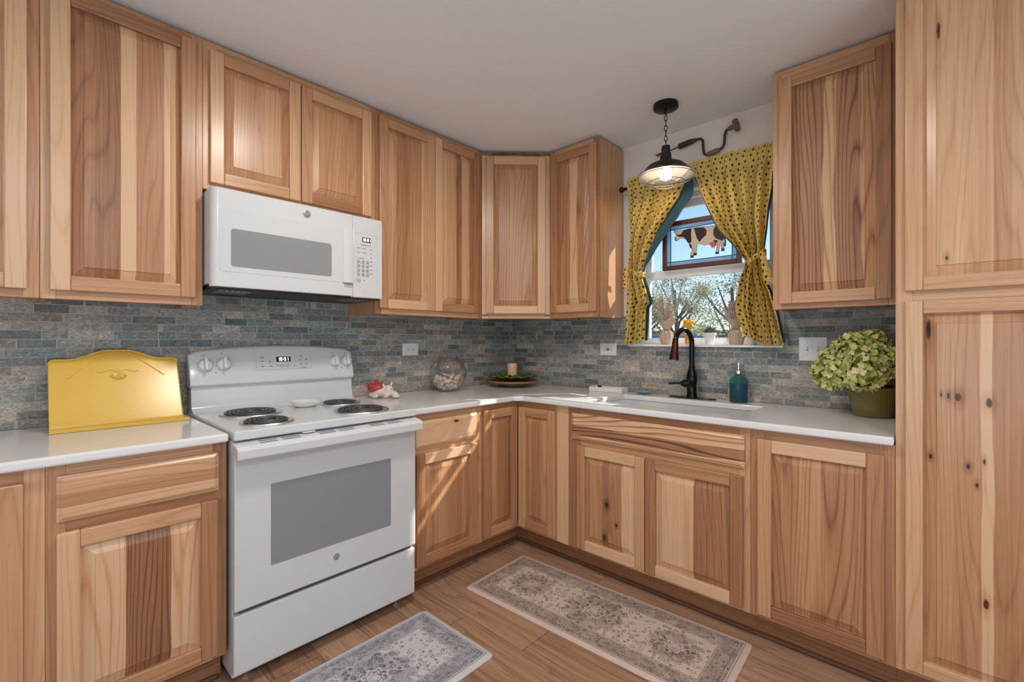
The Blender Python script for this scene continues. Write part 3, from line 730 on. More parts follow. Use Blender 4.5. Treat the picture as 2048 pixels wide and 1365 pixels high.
m = MB(); m.box(MX0 + .01, XW - .014, -.37, -.03, MZ0 - .004, MZ0 + .0175); vb = build('underside_vent', m, BLACKP, mw, bevel=.004)
for x0, x1 in ((-2.10, -1.97), (-1.56, -1.43)):
    m = MB(); m.box(x0, x1, -.33, -.20, MZ0 - .0065, MZ0 - .0042)
    g = G('grease_filter'); o_ = g.obj(); gx, gy, gz = g.sep(o_)
    fg = ((gx * 300).sin() * (gy * 300).sin()).step(-.1, .3)
    build('grease_filter', m, g.set(Base_Color=g.mix(fg, (.1, .1, .1), (.5, .5, .5)), Metallic=.8, Roughness=.35), vb)

# ---------------------------------------------------------------- curtains, rod, pendant, brace
g = G('hen_print_cotton'); u, v, _ = g.uv()
cs = .0265
row = (v / cs).floor(); uu = u / cs + (row * .5).frac(); col_ = uu.floor()
x = uu.frac(); y = (v / cs).frac()
h1, hc = g.white(g.vec(col_, row, 3)); ja, jb, jc = g.sep(hc)
x = x + (ja - .5) * .16; y = y + (jb - .5) * .16
par = ((col_ + row) * .5).frac().gt(.25)
def ell(cx, cy, rx, ry):
    rx, ry = rx * 1.12, ry * 1.12; cx, cy = .5 + (cx - .5) * 1.12, .5 + (cy - .5) * 1.12
    return ((((x - cx) / rx) ** 2 + ((y - cy) / ry) ** 2)).lt(1)
heart = (ell(.39, .58, .145, .15) + ell(.63, .58, .145, .15) + ell(.5, .44, .15, .16) + ell(.72, .74, .06, .1)).clamp()
hen_b = ell(.48, .46, .29, .20); hen_w = (ell(.50, .48, .25, .17) + ell(.70, .66, .11, .12)).clamp()
comb = ell(.74, .80, .08, .06); wing = ell(.43, .46, .1, .07)
yel = g.mix(g.noise(g.vec(u, v), 14, 2), (.87, .64, .13), (.91, .71, .19))
dot = g.vor(g.vec(u, v), 120)[0].lt(.16)
c_ = g.mix(dot * .35, yel, (.42, .28, .05))
c_ = g.mix(heart * par, c_, (.045, .028, .016))
np_ = 1 - par
c_ = g.mix(hen_b * np_, c_, (.13, .07, .04)); c_ = g.mix(hen_w * np_, c_, (.82, .70, .60)); c_ = g.mix(wing * np_, c_, (.75, .42, .33)); c_ = g.mix(comb * np_, c_, (.5, .07, .04))
g.set(Base_Color=c_, Roughness=.85)
tl = g.n('ShaderNodeBsdfTranslucent'); g.put(tl.inputs[0], c_); mx = g.n('ShaderNodeMixShader'); mx.inputs[0].default_value = .35
g.t.links.new(g.b.outputs[0], mx.inputs[1]); g.t.links.new(tl.outputs[0], mx.inputs[2]); g.t.links.new(mx.outputs[0], g.out.inputs[0])
HEN = g.mat
TEAL = S('teal_lining', (.028, .085, .11), .8, bump=.1, scale=500)

def lerp_keys(K, z):
    if z >= K[0][0]: return K[0][1:]
    for a, b in zip(K, K[1:]):
        if a[0] >= z >= b[0]:
            f = (a[0] - z) / (a[0] - b[0]); f = f * f * (3 - 2 * f) * .35 + f * .65
            return [p + (q - p) * f for p, q in zip(a[1:], b[1:])]
    return K[-1][1:]
def cloth(K, z1, z0, folds, amp, x0, W, nu=90, nv=70, flip=1, slope=0, ph=0, hem=None):
    """sheet between the curves y = left(z) and right(z), pleated in x"""
    m = MB()
    def fn(s, t):
        zz = z1 - (z1 - z0) * t
        if hem: zz = z1 - (z1 - hem(s)) * t
        l, r = lerp_keys(K, zz)
        yy = l + (r - l) * s
        wd = abs(r - l); gather = max(.25, min(1, wd / .3))
        a = amp * (1.25 - .65 * gather)
        xx = x0 + a * math.sin(2 * PI * folds * s + ph + .7 * math.sin(3 * t + s * 4)) + .35 * a * math.sin(2 * PI * folds * 2.3 * s + 2 + ph)
        if t < .09: xx = x0 - .006 + .35 * (xx - x0) - (.010 if .02 < t < .07 else 0)
        return (xx, yy + .006 * math.sin(9 * t + s * 14) * (0 if s in (0, 1) else 1), zz + (slope * s if t < .2 else 0) + (.003 * math.sin(2 * PI * folds * s * 1.5 + ph) if t < .02 else 0))
    m.grid(fn, nu, nv, uvf=lambda s, t: (s * W + ph, (1 - t) * (z1 - z0)))
    return m
KL = [(2.215, -1.056, -1.445), (2.13, -1.056, -1.415), (2.05, -1.056, -1.376), (1.95, -1.057, -1.295), (1.867, -1.06, -1.226), (1.75, -1.066, -1.168), (1.67, -1.072, -1.140), (1.635, -1.075, -1.130), (1.60, -1.066, -1.142), (1.5, -1.052, -1.176), (1.452, -1.046, -1.193), (1.425, -1.043, -1.170), (1.288, -1.032, -1.162), (1.20, -1.022, -1.155)]
KLL = [(a, b - .01, c - (.03 if a > 2.1 else .064 if a > 1.8 else .035 if a > 1.68 else .008)) for a, b, c in KL]
t = thing('curtain', 'yellow hen print cotton curtain tied back at the left side of the window', 'curtain', (-.07, -1.2, 1.2))
m = cloth(KL, 2.215, 1.2, 4.5, .026, -.088, .68, hem=lambda s: 1.198 + .05 * max(0, s - .45)); o = build('curtain_panel', m, HEN, t, fix=False)
m = cloth(KLL, 2.19, 1.205, 2.5, .007, -.05, .6, 40, 50, hem=lambda s: 1.205 + .02 * s); build('curtain_lining', m, TEAL, t, fix=False)['label'] = 'dark teal lining'
def band(pts, wid, thick, mat, parent, name, W=.2):
    m = MB(); n = len(pts)
    def fn(s, tt):
        k = s * (n - 1); i = min(int(k), n - 2); f = k - i
        p = Vector(pts[i]) * (1 - f) + Vector(pts[i + 1]) * f
        return (p.x, p.y, p.z + (tt - .5) * wid * (1 + .15 * math.sin(s * 9)))
    m.grid(fn, 24, 4, uvf=lambda s, tt: (s * W, tt * wid))
    o = build(name, m, mat, parent, fix=False)
    q = o.modifiers.new('solid', 'SOLIDIFY'); q.thickness = thick
    return o
band([(-.03, -1.062, 1.652), (-.09, -1.058, 1.66), (-.108, -1.08, 1.648), (-.110, -1.11, 1.630), (-.10, -1.14, 1.618), (-.05, -1.148, 1.625)], .030, .004, HEN, t, 'tieback')
def flap(P, mat, parent, name, x, W):
    m = MB()
    def fn(s, tt):
        z = P[0][1] + (P[2][1] - P[0][1]) * tt; l = P[0][0] + (P[3][0] - P[0][0]) * tt; r = P[1][0] + (P[2][0] - P[1][0]) * tt
        return (x - .006 * math.sin(PI * s) - .006 * tt, l + (r - l) * s, z)
    m.grid(fn, 8, 12, uvf=lambda s, tt: (s * W + .3, (1 - tt) * .16))
    o = build(name, m, mat, parent, fix=False); q = o.modifiers.new('solid', 'SOLIDIFY'); q.thickness = .003
flap([(-1.036, 1.668), (-1.077, 1.668), (-1.075, 1.533), (-1.036, 1.533)], HEN, t, 'tieback_tail', -.108, .05)
KR = [(2.235, -1.452, -1.872), (2.15, -1.463, -1.868), (2.055, -1.492, -1.85), (1.99, -1.516, -1.846), (1.875, -1.562, -1.826), (1.838, -1.581, -1.822), (1.698, -1.685, -1.806), (1.64, -1.727, -1.796), (1.62, -1.738, -1.796), (1.59, -1.728, -1.802), (1.53, -1.702, -1.815), (1.466, -1.688, -1.843), (1.393, -1.676, -1.863), (1.357, -1.680, -1.873), (1.28, -1.705, -1.888), (1.20, -1.725, -1.902)]
t = thing('curtain', 'yellow hen print cotton curtain tied back at the right side of the window', 'curtain', (-.07, -1.7, 1.2))
m = cloth(KR, 2.215, 1.2, 5.5, .028, -.090, .72, slope=.0, ph=.8, hem=lambda s: 1.200 + (.055 - .11 * s if s < .42 else .002)); build('curtain_panel', m, HEN, t, fix=False)
KRL = [(a, b + (.012 if a > 1.5 else .004), c) for a, b, c in KR]
m = cloth(KRL, 2.19, 1.21, 2.5, .006, -.048, .6, 40, 50, hem=lambda s: 1.21 + (.055 - .11 * s if s < .42 else .002)); build('curtain_lining', m, TEAL, t, fix=False)['label'] = 'dark teal lining'
band([(-.03, -1.806, 1.672), (-.08, -1.812, 1.674), (-.112, -1.79, 1.655), (-.116, -1.76, 1.632), (-.10, -1.728, 1.612), (-.05, -1.722, 1.615)], .030, .004, HEN, t, 'tieback')
flap([(-1.795, 1.668), (-1.820, 1.672), (-1.868, 1.50), (-1.826, 1.492)], HEN, t, 'tieback_tail', -.108, .05)
t = thing('curtain_rod', 'black metal curtain rod with ball finial above the window', 'curtain rod', (-.075, -1.45, 2.165))
m = MB(); m.tube([(-.075, -1.03, 2.165), (-.075, -1.885, 2.165)], .007, 12); build('rod', m, BLACKM, t)
m = MB(); m.ball((-.075, -1.004, 2.165), .0175); m.tube([(-.075, -1.018, 2.165), (-.075, -1.033, 2.165)], .010, 12); build('finial', m, BLACKM, t)
for y in (-1.047, -1.876):
    m = MB(); m.tube([(-.0005, y, 2.165), (-.066, y, 2.165)], .005, 8); m.tube([(-.0005, y, 2.165), (-.006, y, 2.165)], .018, 16); build('bracket', m, BLACKM, t)
# pendant lamp
PX, PY = -.352, -1.4185
t = thing('pendant_lamp', 'black barn style pendant lamp with wire cage hanging by a chain before the window', 'lamp', (PX, PY, CZ))
m = MB(); m.lathe([(0, CZ - .026), (.056, CZ - .026), (.0625, CZ - .021), (.0625, CZ - .0005)], (PX, PY, 0), 36); cn = build('canopy', m, BLACKM, t)
for a in (.6, .6 + PI):
    m = MB(); m.lathe([(0, -.006), (.005, -.005), (.006, 0)], (PX + .034 * math.cos(a), PY + .034 * math.sin(a), CZ - .026), 10); build('screw', m, BLACKM, cn)
m = MB(); zc = CZ - .030; k = 0; zt = 2.238
m.tube([(PX, PY, CZ - .027), (PX, PY, CZ - .034)], .006, 8)
while zc > zt:
    pts = []
    for i in range(14):
        a = 2 * PI * i / 14; q = .0075 * math.cos(a); zz = .0155 * math.sin(a)
        an = .5 if k % 2 == 0 else .5 + PI / 2
        pts.append((PX + q * math.cos(an), PY + q * math.sin(an), zc - .0155 + zz))
    m.tube(pts, .0021, 6, closed=True); zc -= .0265; k += 1
build('chain', m, BLACKM, t)
m = MB(); prof = [(.0, 2.236), (.020, 2.235), (.0215, 2.228), (.022, 2.20), (.026, 2.198), (.030, 2.165), (.036, 2.158), (.062, 2.146), (.088, 2.134), (.104, 2.118), (.110, 2.104), (.122, 2.097), (.142, 2.083), (.144, 2.080), (.141, 2.080), (.120, 2.093), (.106, 2.101), (.099, 2.116), (.084, 2.129), (.058, 2.141), (.030, 2.150), (0, 2.152)]
SHIN = S('lamp_shade_paint', (.028, .025, .023), .4, .5)
m.lathe(prof[:14], (PX, PY, 0), 48, cap=(False, False)); sh = build('lamp_shade', m, SHIN, t, angle=50)
m = MB(); m.lathe(prof[13:], (PX, PY, 0), 48, cap=(False, False)); build('shade_lining', m, S('shade_lining_white', (.20, .20, .205), .3), sh, angle=50)
m = MB(); WR = .0016
for zz, rr_ in ((2.072, .141), (2.042, .094), (2.036, .062)): m.tube([(PX + rr_ * math.cos(2 * PI * i / 36), PY + rr_ * math.sin(2 * PI * i / 36), zz) for i in range(36)], WR, 6, closed=True)
for k in range(6):
    a = k * PI / 3 + .3; c, s_ = math.cos(a), math.sin(a)
    m.tube([(PX + q * c, PY + q * s_, zz) for q, zz in ((.146, 2.086), (.142, 2.072), (.120, 2.056), (.094, 2.042), (.062, 2.036))], WR, 6)
build('wire_cage', m, S('cage_wire', (.30, .28, .26), .35, .8), t)
m = MB(); m.tube([(PX, PY, 2.151), (PX, PY, 2.125)], .016, 16); build('socket', m, WHITEP, t)
g = G('lit_bulb'); m = MB(); m.lathe([(.013, 2.126), (.016, 2.118), (.026, 2.104), (.031, 2.088), (.028, 2.070), (.017, 2.060), (0, 2.057)], (PX, PY, 0), 28, cap=(True, False))
build('light_bulb', m, g.set(Base_Color=(1, .9, .8), Emission_Color=(1, .76, .52), Emission_Strength=45), t)
# round flush ceiling light above the camera's view
t = thing('ceiling_light', 'round flush white ceiling light above the middle of the kitchen', 'light', (-1.80, -1.36, CZ))
m = MB(); m.lathe([(.125, CZ - .0005), (.125, CZ - .024), (.115, CZ - .026), (.113, CZ - .02)], (-1.80, -1.36, 0), 40, cap=(True, False)); build('rim', m, WHITEP, t)
g = G('lit_diffuser'); m = MB(); m.lathe([(0, CZ - .023), (.113, CZ - .023)], (-1.80, -1.36, 0), 40, cap=(False, False)); build('diffuser', m, g.set(Base_Color=(.9, .9, .9), Emission_Color=(1, .93, .84), Emission_Strength=110), t)
# hand brace drill on the wall
RUST = S('rusty_iron', (.085, .045, .033), .6, .5, var=.35)
BW = S('worn_brown_wood', (.24, .115, .06), .55, var=.3, scale=300)
t = thing('brace_drill', 'antique hand brace drill with auger bit hung on the wall above the window', 'tool', (-.02, -1.4, 2.3))
bx = -.022
m = MB(); m.tube([(bx, -1.452, 2.365), (bx, -1.472, 2.363), (bx, -1.484, 2.350), (bx, -1.487, 2.30), (bx, -1.492, 2.272), (bx, -1.506, 2.262), (bx, -1.52, 2.264), (bx, -1.575, 2.273), (bx, -1.590, 2.280), (bx, -1.599, 2.297), (bx, -1.602, 2.345), (bx, -1.609, 2.366), (bx, -1.622, 2.373)], .0068, 12); build('crank', m, RUST, t)
m = MB(); m.tube([(bx, -1.345, 2.352), (bx, -1.352, 2.354), (bx, -1.385, 2.359), (bx, -1.415, 2.362), (bx, -1.432, 2.363), (bx, -1.453, 2.365)], [.012, .0165, .0155, .0165, .013, .0075], 14); build('chuck', m, RUST, t)
m = MB(); m.tube([(bx, -1.347, 2.353), (bx, -1.27, 2.345)], .0035, 8)
hel = [(bx + .0062 * math.cos(i * .9), -1.27 + i * .0014 * 1.0 , 2.345 - i * .00015 + .0062 * math.sin(i * .9)) for i in range(46)]
m.tube(hel, .0028, 6); build('auger_bit', m, RUST, t)
m = MB(); m.tube([(bx, -1.508, 2.262), (bx, -1.515, 2.263), (bx, -1.54, 2.267), (bx, -1.568, 2.272), (bx, -1.575, 2.273)], [.009, .013, .0155, .013, .009], 16); build('centre_grip', m, BW, t)['label'] = 'brown wooden grip'
m = MB(); m.tube([(bx, -1.620, 2.372), (bx, -1.626, 2.373), (bx, -1.648, 2.377)], [.009, .0115, .0135], 16); m.tube([(bx, -1.648, 2.377), (bx, -1.652, 2.3775), (bx, -1.664, 2.380), (bx, -1.672, 2.381), (bx, -1.674, 2.3815)], [.016, .033, .037, .031, .014], 32); build('head_knob', m, BW, t)['label'] = 'brown wooden knob'
m = MB(); m.tube([(-.001, -1.61, 2.352), (-.033, -1.61, 2.354), (-.033, -1.61, 2.360)], .0018, 6); build('hanging_nail', m, BLACKM, t)

# ---------------------------------------------------------------- stained glass cow panel
t = thing('stained_glass_panel', 'stained glass cow panel in a dark wooden frame hanging in the window', 'hanging panel', (.03, -1.45, 1.645))
FRW = S('mahogany_frame', (.10, .028, .016), .4, var=.3, scale=120)
YA, YB, ZA, ZB = -1.224, -1.674, 1.645, 1.935
m = MB(); ring(m, .021, .041, YA, YB, ZA, ZB, .027); build('panel_frame', m, FRW, t, bevel=.003)
m = MB(); m.box(.029, .033, YA - .026, YB + .026, ZA + .026, ZB - .026); build('centre_glass', m, CLEAR, t)
m = MB(); ring(m, .0275, .0288, YA - .027, YB + .027, ZA + .027, ZB - .027, .022); build('glass_border', m, tinted('rippled_blue_glass', (.42, .62, .74), .55), t)['label'] = 'rippled pale blue glass border'
m = MB(); ya, yb, za, zb = YA - .05, YB + .05, ZA + .049, ZB - .049
for y in (ya, yb): m.box(.0255, .0345, y - .0015, y + .0015, ZA + .027, ZB - .027)
for z in (za, zb): m.box(.0256, .0344, YA - .027, YB + .027, z - .0015, z + .0015)
build('lead_came', m, S('lead', (.03, .035, .045), .5, .4), t)
COW = {'body': [(1.3, 1.827), (1.301, 1.842), (1.31, 1.85), (1.307, 1.862), (1.295, 1.87), (1.296, 1.883), (1.307, 1.878), (1.323, 1.878), (1.345, 1.875), (1.363, 1.875), (1.382, 1.878), (1.403, 1.879), (1.429, 1.879), (1.465, 1.876), (1.493, 1.872), (1.522, 1.872), (1.544, 1.869), (1.567, 1.853), (1.58, 1.828), (1.587, 1.798), (1.579, 1.779), (1.581, 1.759), (1.584, 1.725), (1.568, 1.724), (1.568, 1.761), (1.564, 1.773), (1.562, 1.75), (1.557, 1.74), (1.554, 1.711), (1.536, 1.711), (1.543, 1.741), (1.546, 1.764), (1.536, 1.777), (1.505, 1.773), (1.476, 1.768), (1.447, 1.781), (1.434, 1.78), (1.432, 1.756), (1.43, 1.721), (1.415, 1.72), (1.416, 1.759), (1.413, 1.708), (1.395, 1.708), (1.397, 1.731), (1.404, 1.748), (1.401, 1.779), (1.382, 1.793), (1.369, 1.816), (1.351, 1.828), (1.332, 1.828), (1.317, 1.818), (1.304, 1.818)],
    'p1': [(1.307, 1.864), (1.32, 1.851), (1.339, 1.854), (1.352, 1.873), (1.382, 1.877), (1.401, 1.877), (1.398, 1.845), (1.401, 1.809), (1.395, 1.79), (1.38, 1.797), (1.368, 1.82), (1.35, 1.836), (1.329, 1.838), (1.315, 1.846)],
    'p2': [(1.415, 1.877), (1.47, 1.872), (1.488, 1.854), (1.485, 1.826), (1.465, 1.811), (1.447, 1.79), (1.432, 1.816), (1.424, 1.841)],
    'p3': [(1.525, 1.848), (1.536, 1.867), (1.561, 1.856), (1.578, 1.825), (1.585, 1.796), (1.572, 1.78), (1.555, 1.789), (1.536, 1.8), (1.525, 1.819)],
    'p4': [(1.522, 1.788), (1.544, 1.789), (1.549, 1.775), (1.536, 1.774)], 'p5': [(1.385, 1.788), (1.4, 1.785), (1.401, 1.757), (1.392, 1.765)],
    'h1': [(1.395, 1.72), (1.413, 1.718), (1.413, 1.705), (1.394, 1.705)], 'h2': [(1.415, 1.732), (1.431, 1.731), (1.431, 1.716), (1.413, 1.717)], 'h3': [(1.537, 1.722), (1.555, 1.721), (1.555, 1.708), (1.535, 1.709)], 'h4': [(1.568, 1.737), (1.585, 1.736), (1.585, 1.721), (1.567, 1.722)],
    'tail': [(1.583, 1.813), (1.59, 1.795), (1.593, 1.775), (1.593, 1.752), (1.588, 1.744), (1.582, 1.75), (1.584, 1.776)],
    'udder': [(1.499, 1.771), (1.516, 1.78), (1.539, 1.774), (1.544, 1.759), (1.534, 1.754), (1.53, 1.739), (1.525, 1.753), (1.516, 1.743), (1.513, 1.757)],
    'muzzle': [(1.3, 1.825), (1.302, 1.835), (1.309, 1.834), (1.312, 1.827), (1.309, 1.819), (1.304, 1.818)]}
def cowpoly(m, k, x0, x1): m.prism([(-y, z) for y, z in COW[k]], 0, x0, x1)
CREAM = tinted('cream_glass', (.72, .62, .50), .25, .3); BROWNG = tinted('brown_glass', (.045, .022, .018), .1, .25); PINKG = tinted('pink_glass', (.75, .12, .14), .2, .3); DARKG = tinted('dark_glass', (.035, .033, .035), .05, .3)
m = MB(); cowpoly(m, 'body', .0262, .0275); cw = build('cow_figure', m, CREAM, t)
m = MB(); m.tube([(.0258, -y, z) for y, z in COW['body']], .0011, 6, closed=True); build('cow_outline', m, S('lead_outline', (.03, .03, .035), .5, .3), cw)
m = MB(); [cowpoly(m, k, .0252, .0261) for k in ('p1', 'p2', 'p3', 'p4', 'p5')]; build('cow_patches', m, BROWNG, cw)
m = MB(); [cowpoly(m, k, .0250, .0276) for k in ('h1', 'h2', 'h3', 'h4', 'tail')]; build('cow_hooves', m, DARKG, cw)
m = MB(); [cowpoly(m, k, .0248, .0260) for k in ('udder', 'muzzle')]; build('cow_udder', m, PINKG, cw)
m = MB()
for y in (-1.30, -1.60): m.tube([(.031, y, ZB), (.06, -1.45 + (y + 1.45) * .45, 2.06)], .0011, 6)
build('hanging_chain', m, S('chain_grey', (.25, .26, .28), .4, .7), t)

# ---------------------------------------------------------------- outlets and switch
def outlet(label, name, cat, c, axis, w_, h_, kind):
    """cover plate on a wall; axis 0: on the window wall, 1: on the stove wall"""
    t = thing(name, label, cat, c, 0 if axis == 1 else RB)
    M = Matrix.Rotation(PI / 2, 4, 'X')
    m = MB(); m.M = M; m.box(-w_ / 2, w_ / 2, -h_ / 2, h_ / 2, 0, .005); build('cover_plate', m, WHITEP, t, local=True, bevel=.002)
    if kind == 'switch':
        for x in (-.023, .023):
            m = MB(); m.M = M; m.box(x - .005, x + .005, -.012, .012, .005, .0058); s_ = build('toggle_slot', m, LGREY, t, local=True)
            m = MB(); m.M = M; m.box(x - .0035, x + .0035, -.001, .008, .0058, .014); build('toggle_lever', m, WHITEP, s_, local=True, bevel=.001)
            m = MB(); m.M = M
            for z in (-.03, .03): m.lathe([(.003, .005), (.003, .0056), (0, .0057)], (x, z, 0), 10)
            build('screw', m, LGREY, t, local=True)
        return
    m = MB(); m.M = M; m.box(-.034, .034, -.0165, .0165, .005, .0062); f = build('receptacle', m, WHITEP, t, local=True, bevel=.001)
    m = MB(); m.M = M
    for x in (-.019, .019):
        for dz in (-.0055, .0055): m.box(x - .004, x + .004, dz - .0012, dz + .0012, .0062, .0066)
        m.lathe([(.0024, .0062), (.0024, .0066)], (x + (.010 if x > 0 else -.010) * (1 if kind == 'gfci' else -1) * .9, 0, 0), 10, smooth=False)
    build('slots', m, BLACKP, f, local=True)
    if kind == 'gfci':
        for x, mt in ((-.0045, BLACKP), (.0045, S('red_button', (.35, .02, .02), .5))):
            m = MB(); m.M = M; m.box(x - .0035, x + .0035, -.007, .007, .0062, .0072); build('test_button', m, mt, f, local=True)
outlet('white duplex outlet on the slate tile right of the stove', 'wall_outlet', 'outlet', (-.960, -.0085, 1.167), 1, .118, .076, 'duplex')
outlet('white outlet with red and black test buttons left of the faucet under the window', 'wall_outlet', 'outlet', (-.0085, -.868, 1.165), 0, .122, .078, 'gfci')
outlet('white light switch plate on the tile partly behind the green flowers', 'light_switch', 'switch', (-.0085, -2.008, 1.182), 0, .116, .116, 'switch')

# ---------------------------------------------------------------- things on the counters
# yellow book stand
YELL = S('yellow_enamel', (.78, .50, .085), .25, var=.03, scale=80)
t = thing('cookbook_stand', 'yellow enamelled metal cookbook stand leaning on the left countertop', 'book stand', (-2.385, -.13, CT))
Z_ = CT + .0008
def stp(x, f, off=0): # f: 0 bottom .. 1 top
    return (x, -.190 + .135 * f - off, Z_ + .006 + f)
m = MB(); n = 30
def top_z(s): # arched top outline, height above the counter
    x = abs(2 * s - 1)
    return .246 + .034 * (.5 + .5 * math.cos(PI * min(1, max(0, (x - .12) / .62)))) - .016 * max(0, (x - .93) / .07) ** 2
def sheet(off, ins=0):
    def fn(u, v):
        s = u; H = top_z(s)
        x = -2.5795 + .390 * s; f = v
        y = -.200 + .140 * f * H / .28 - off; z = Z_ + .004 + f * H
        return (x, y, z)
    return fn
m.grid(sheet(0), 90, 16); o = build('back_plate', m, YELL, t, fix=False); q = o.modifiers.new('solid', 'SOLIDIFY'); q.thickness = .003
m = MB()
pts = []
for i in range(91):
    s = i / 90; H = top_z(s); pts.append((-2.5795 + .390 * s, -.200 + .14 * H / .28 - .001, Z_ + .004 + H))
m.tube(pts, .003, 8); 
def ip(s, f): H = top_z(s); return (-2.5795 + .390 * s, -.2015 + .14 * f * H / .28, Z_ + .004 + f * H)
m.tube([ip(.13 + .74 * i / 40, .925 - .2 * abs(i / 20 - 1) ** 2.6) for i in range(41)], .002, 8); build('rim', m, YELL, t)
m = MB(); cx = .5
for k in range(9):
    a = R(200 + k * 17.5); r = .028
    p = ip(cx, .68); q2 = (p[0] + r * math.cos(a), p[1] + .5 * r * math.sin(a) - .001, p[2] + .9 * r * math.sin(a))
    m.tube([p, ((p[0] + q2[0]) / 2 + .002, (p[1] + q2[1]) / 2 - .001, (p[2] + q2[2]) / 2), q2], [.0015, .004, .0015], 8)
for k in (-1, 1): m.tube([ip(.5, .7), ip(.5 + k * .06, .735), ip(.5 + k * .13, .71), ip(.5 + k * .16, .735)], .0018, 8)
build('embossed_sprig', m, YELL, t)
m = MB(); m.prism([(-.198, Z_), (-.236, Z_), (-.238, Z_ + .014), (-.235, Z_ + .014), (-.233, Z_ + .004), (-.198, Z_ + .004)], 0, -2.581, -2.178); build('ledge', m, YELL, t, bevel=.001, seg=1)
m = MB(); m.tube([(-2.385, -.08, Z_ + .20), (-2.385, -.020, Z_ + .004)], .004, 8); build('rear_strut', m, YELL, t)
# spoon rest on the stove
CERW = S('white_glazed_ceramic', (.80, .80, .79), .12, var=.015)
t_loc = (-1.722, -.245, .9085)
m = MB(); m.lathe([(0, .003), (.034, .004), (.048, .012), (.055, .026), (.058, .028), (.056, .024), (.05, .010), (.036, 0), (0, 0)], t_loc, 36, cap=(False, False))
tip = []
for i, p in enumerate(m.v):
    dx, dy = p[0] - t_loc[0], p[1] - t_loc[1]; a = math.atan2(dy, dx); k = max(0, math.cos(a + .5)) ** 6
    m.v[i] = (p[0] + k * .018 * (dx / .058), p[1] + k * .018 * (dy / .058), p[2] - k * .012 * max(0, (p[2] - t_loc[2] - .01) / .018))
tag(build('spoon_rest', m, CERW, loc=t_loc, angle=60), 'small white ceramic spoon rest in the middle of the stove top', 'spoon rest')
# dragon figurine
DRW = S('bisque_ceramic', (.74, .60, .56), .45, var=.1, scale=150); DRR = S('red_glaze', (.46, .055, .06), .28, var=.35, scale=500)
bx_, by_, bz = -1.262, -.135, CT + .0008
t = thing('dragon_figurine', 'small ceramic dragon figurine with red wings beside the stove', 'figurine', (bx_, by_, bz))
m = MB()
m.ball((bx_ - .008, by_ - .005, bz + .038), (.040, .062, .036)); m.ball((bx_ - .032, by_ - .005, bz + .018), (.022, .03, .017)); m.ball((bx_ - .036, by_ - .026, bz + .012), (.016, .026, .0115))
m.ball((bx_ + .028, by_ - .065, bz + .042), (.026, .030, .034)); m.ball((bx_ + .046, by_ - .092, bz + .024), (.021, .032, .017)); m.ball((bx_ + .012, by_ - .062, bz + .02), (.02, .03, .02))
m.ball((bx_ + .048, by_ - .112, bz + .013), (.024, .022, .011)); m.ball((bx_ + .03, by_ - .08, bz + .055), (.016, .014, .014))
for q, w_ in (((.004, -.058, .068), -.5), ((.048, -.062, .074), .35)):
    c = Vector((bx_ + q[0], by_ + q[1], bz + q[2])); m.ball(c, (.008, .005, .018), rot=Matrix.Rotation(w_, 3, 'Y'))
build('body', m, DRW, t, remesh=.0032)
m = MB(); m.ball((bx_ - .012, by_ - .002, bz + .058), (.047, .058, .032), rot=Matrix.Rotation(-.25, 3, 'Y')); m.ball((bx_ - .04, by_ - .01, bz + .064), (.026, .035, .012), rot=Matrix.Rotation(.5, 3, 'Y')); m.ball((bx_ + .025, by_ + .03, bz + .066), (.026, .035, .012), rot=Matrix.Rotation(-.5, 3, 'Y'))
for q in ((-.030, .0), (-.002, .008), (.012, .03)): m.lathe([(.013, 0), (.010, .012), (.003, .028), (0, .029)], (bx_ + q[0], by_ + q[1], bz + .076), 10)
m.tube([(bx_ - .04, by_ + .0, bz + .07), (bx_ - .062, by_ + .01, bz + .072), (bx_ - .078, by_ + .012, bz + .078)], [.012, .009, .003], 8)
build('wings', m, DRR, t, remesh=.003)['label'] = 'red glazed wings and back spikes'
m = MB()
for dx in (.020, .042): m.ball((bx_ + dx + .004, by_ - .094 + (.004 if dx > .03 else 0), bz + .053), (.0034, .0034, .004))
build('eyes', m, S('grey_eye', (.25, .22, .22), .3), t)
# glass bowl of shells
BX, BY, BZ = -.78, -.165, CT + .0008
m = MB(); pr = []
for i in range(29):
    a = R(-78 + 138 * i / 28); pr.append((.117 * math.cos(a), .113 + .117 * math.sin(a)))
po = [(0, .0)] + pr; pin = [(r - .0028, z) for r, z in pr[::-1]] + [(0, .003)]
m.lathe(po + [(pr[-1][0] + .003, pr[-1][1] + .005)] + pin, (BX, BY, BZ), 56, cap=(False, False))
g = G('bowl_glass'); tr = g.n('ShaderNodeBsdfTransparent'); tr.inputs[0].default_value = (.985, .99, .99, 1); gl = g.n('ShaderNodeBsdfGlossy'); gl.inputs['Roughness'].default_value = .03; mx = g.n('ShaderNodeMixShader'); fr = g.n('ShaderNodeLayerWeight'); fr.inputs[0].default_value = .17
g.t.links.new(fr.outputs['Facing'], mx.inputs[0]); g.t.links.new(tr.outputs[0], mx.inputs[1]); g.t.links.new(gl.outputs[0], mx.inputs[2]); g.t.links.new(mx.outputs[0], g.out.inputs[0])
tag(build('glass_bowl', m, g.mat, loc=(BX, BY, BZ)), 'round clear glass fishbowl holding seashells near the corner', 'bowl')
def scallop(col, nm):
    m = MB()
    def fn(u, v):
        a = (u - .5) * 2.3; r = v * .030 * (1 - .12 * abs(a))
        return (r * math.sin(a), r * math.cos(a) - .012, .010 * math.sin(PI * min(1, v * .9 + .1)) + .0012 * math.cos(u * 2 * PI * 9) * v)
    m.grid(fn, 36, 8)
    o = build('scallop_shell', m, S(nm, col, .45, var=.2, scale=300), fix=False); q = o.modifiers.new('s', 'SOLIDIFY'); q.thickness = .002; return o
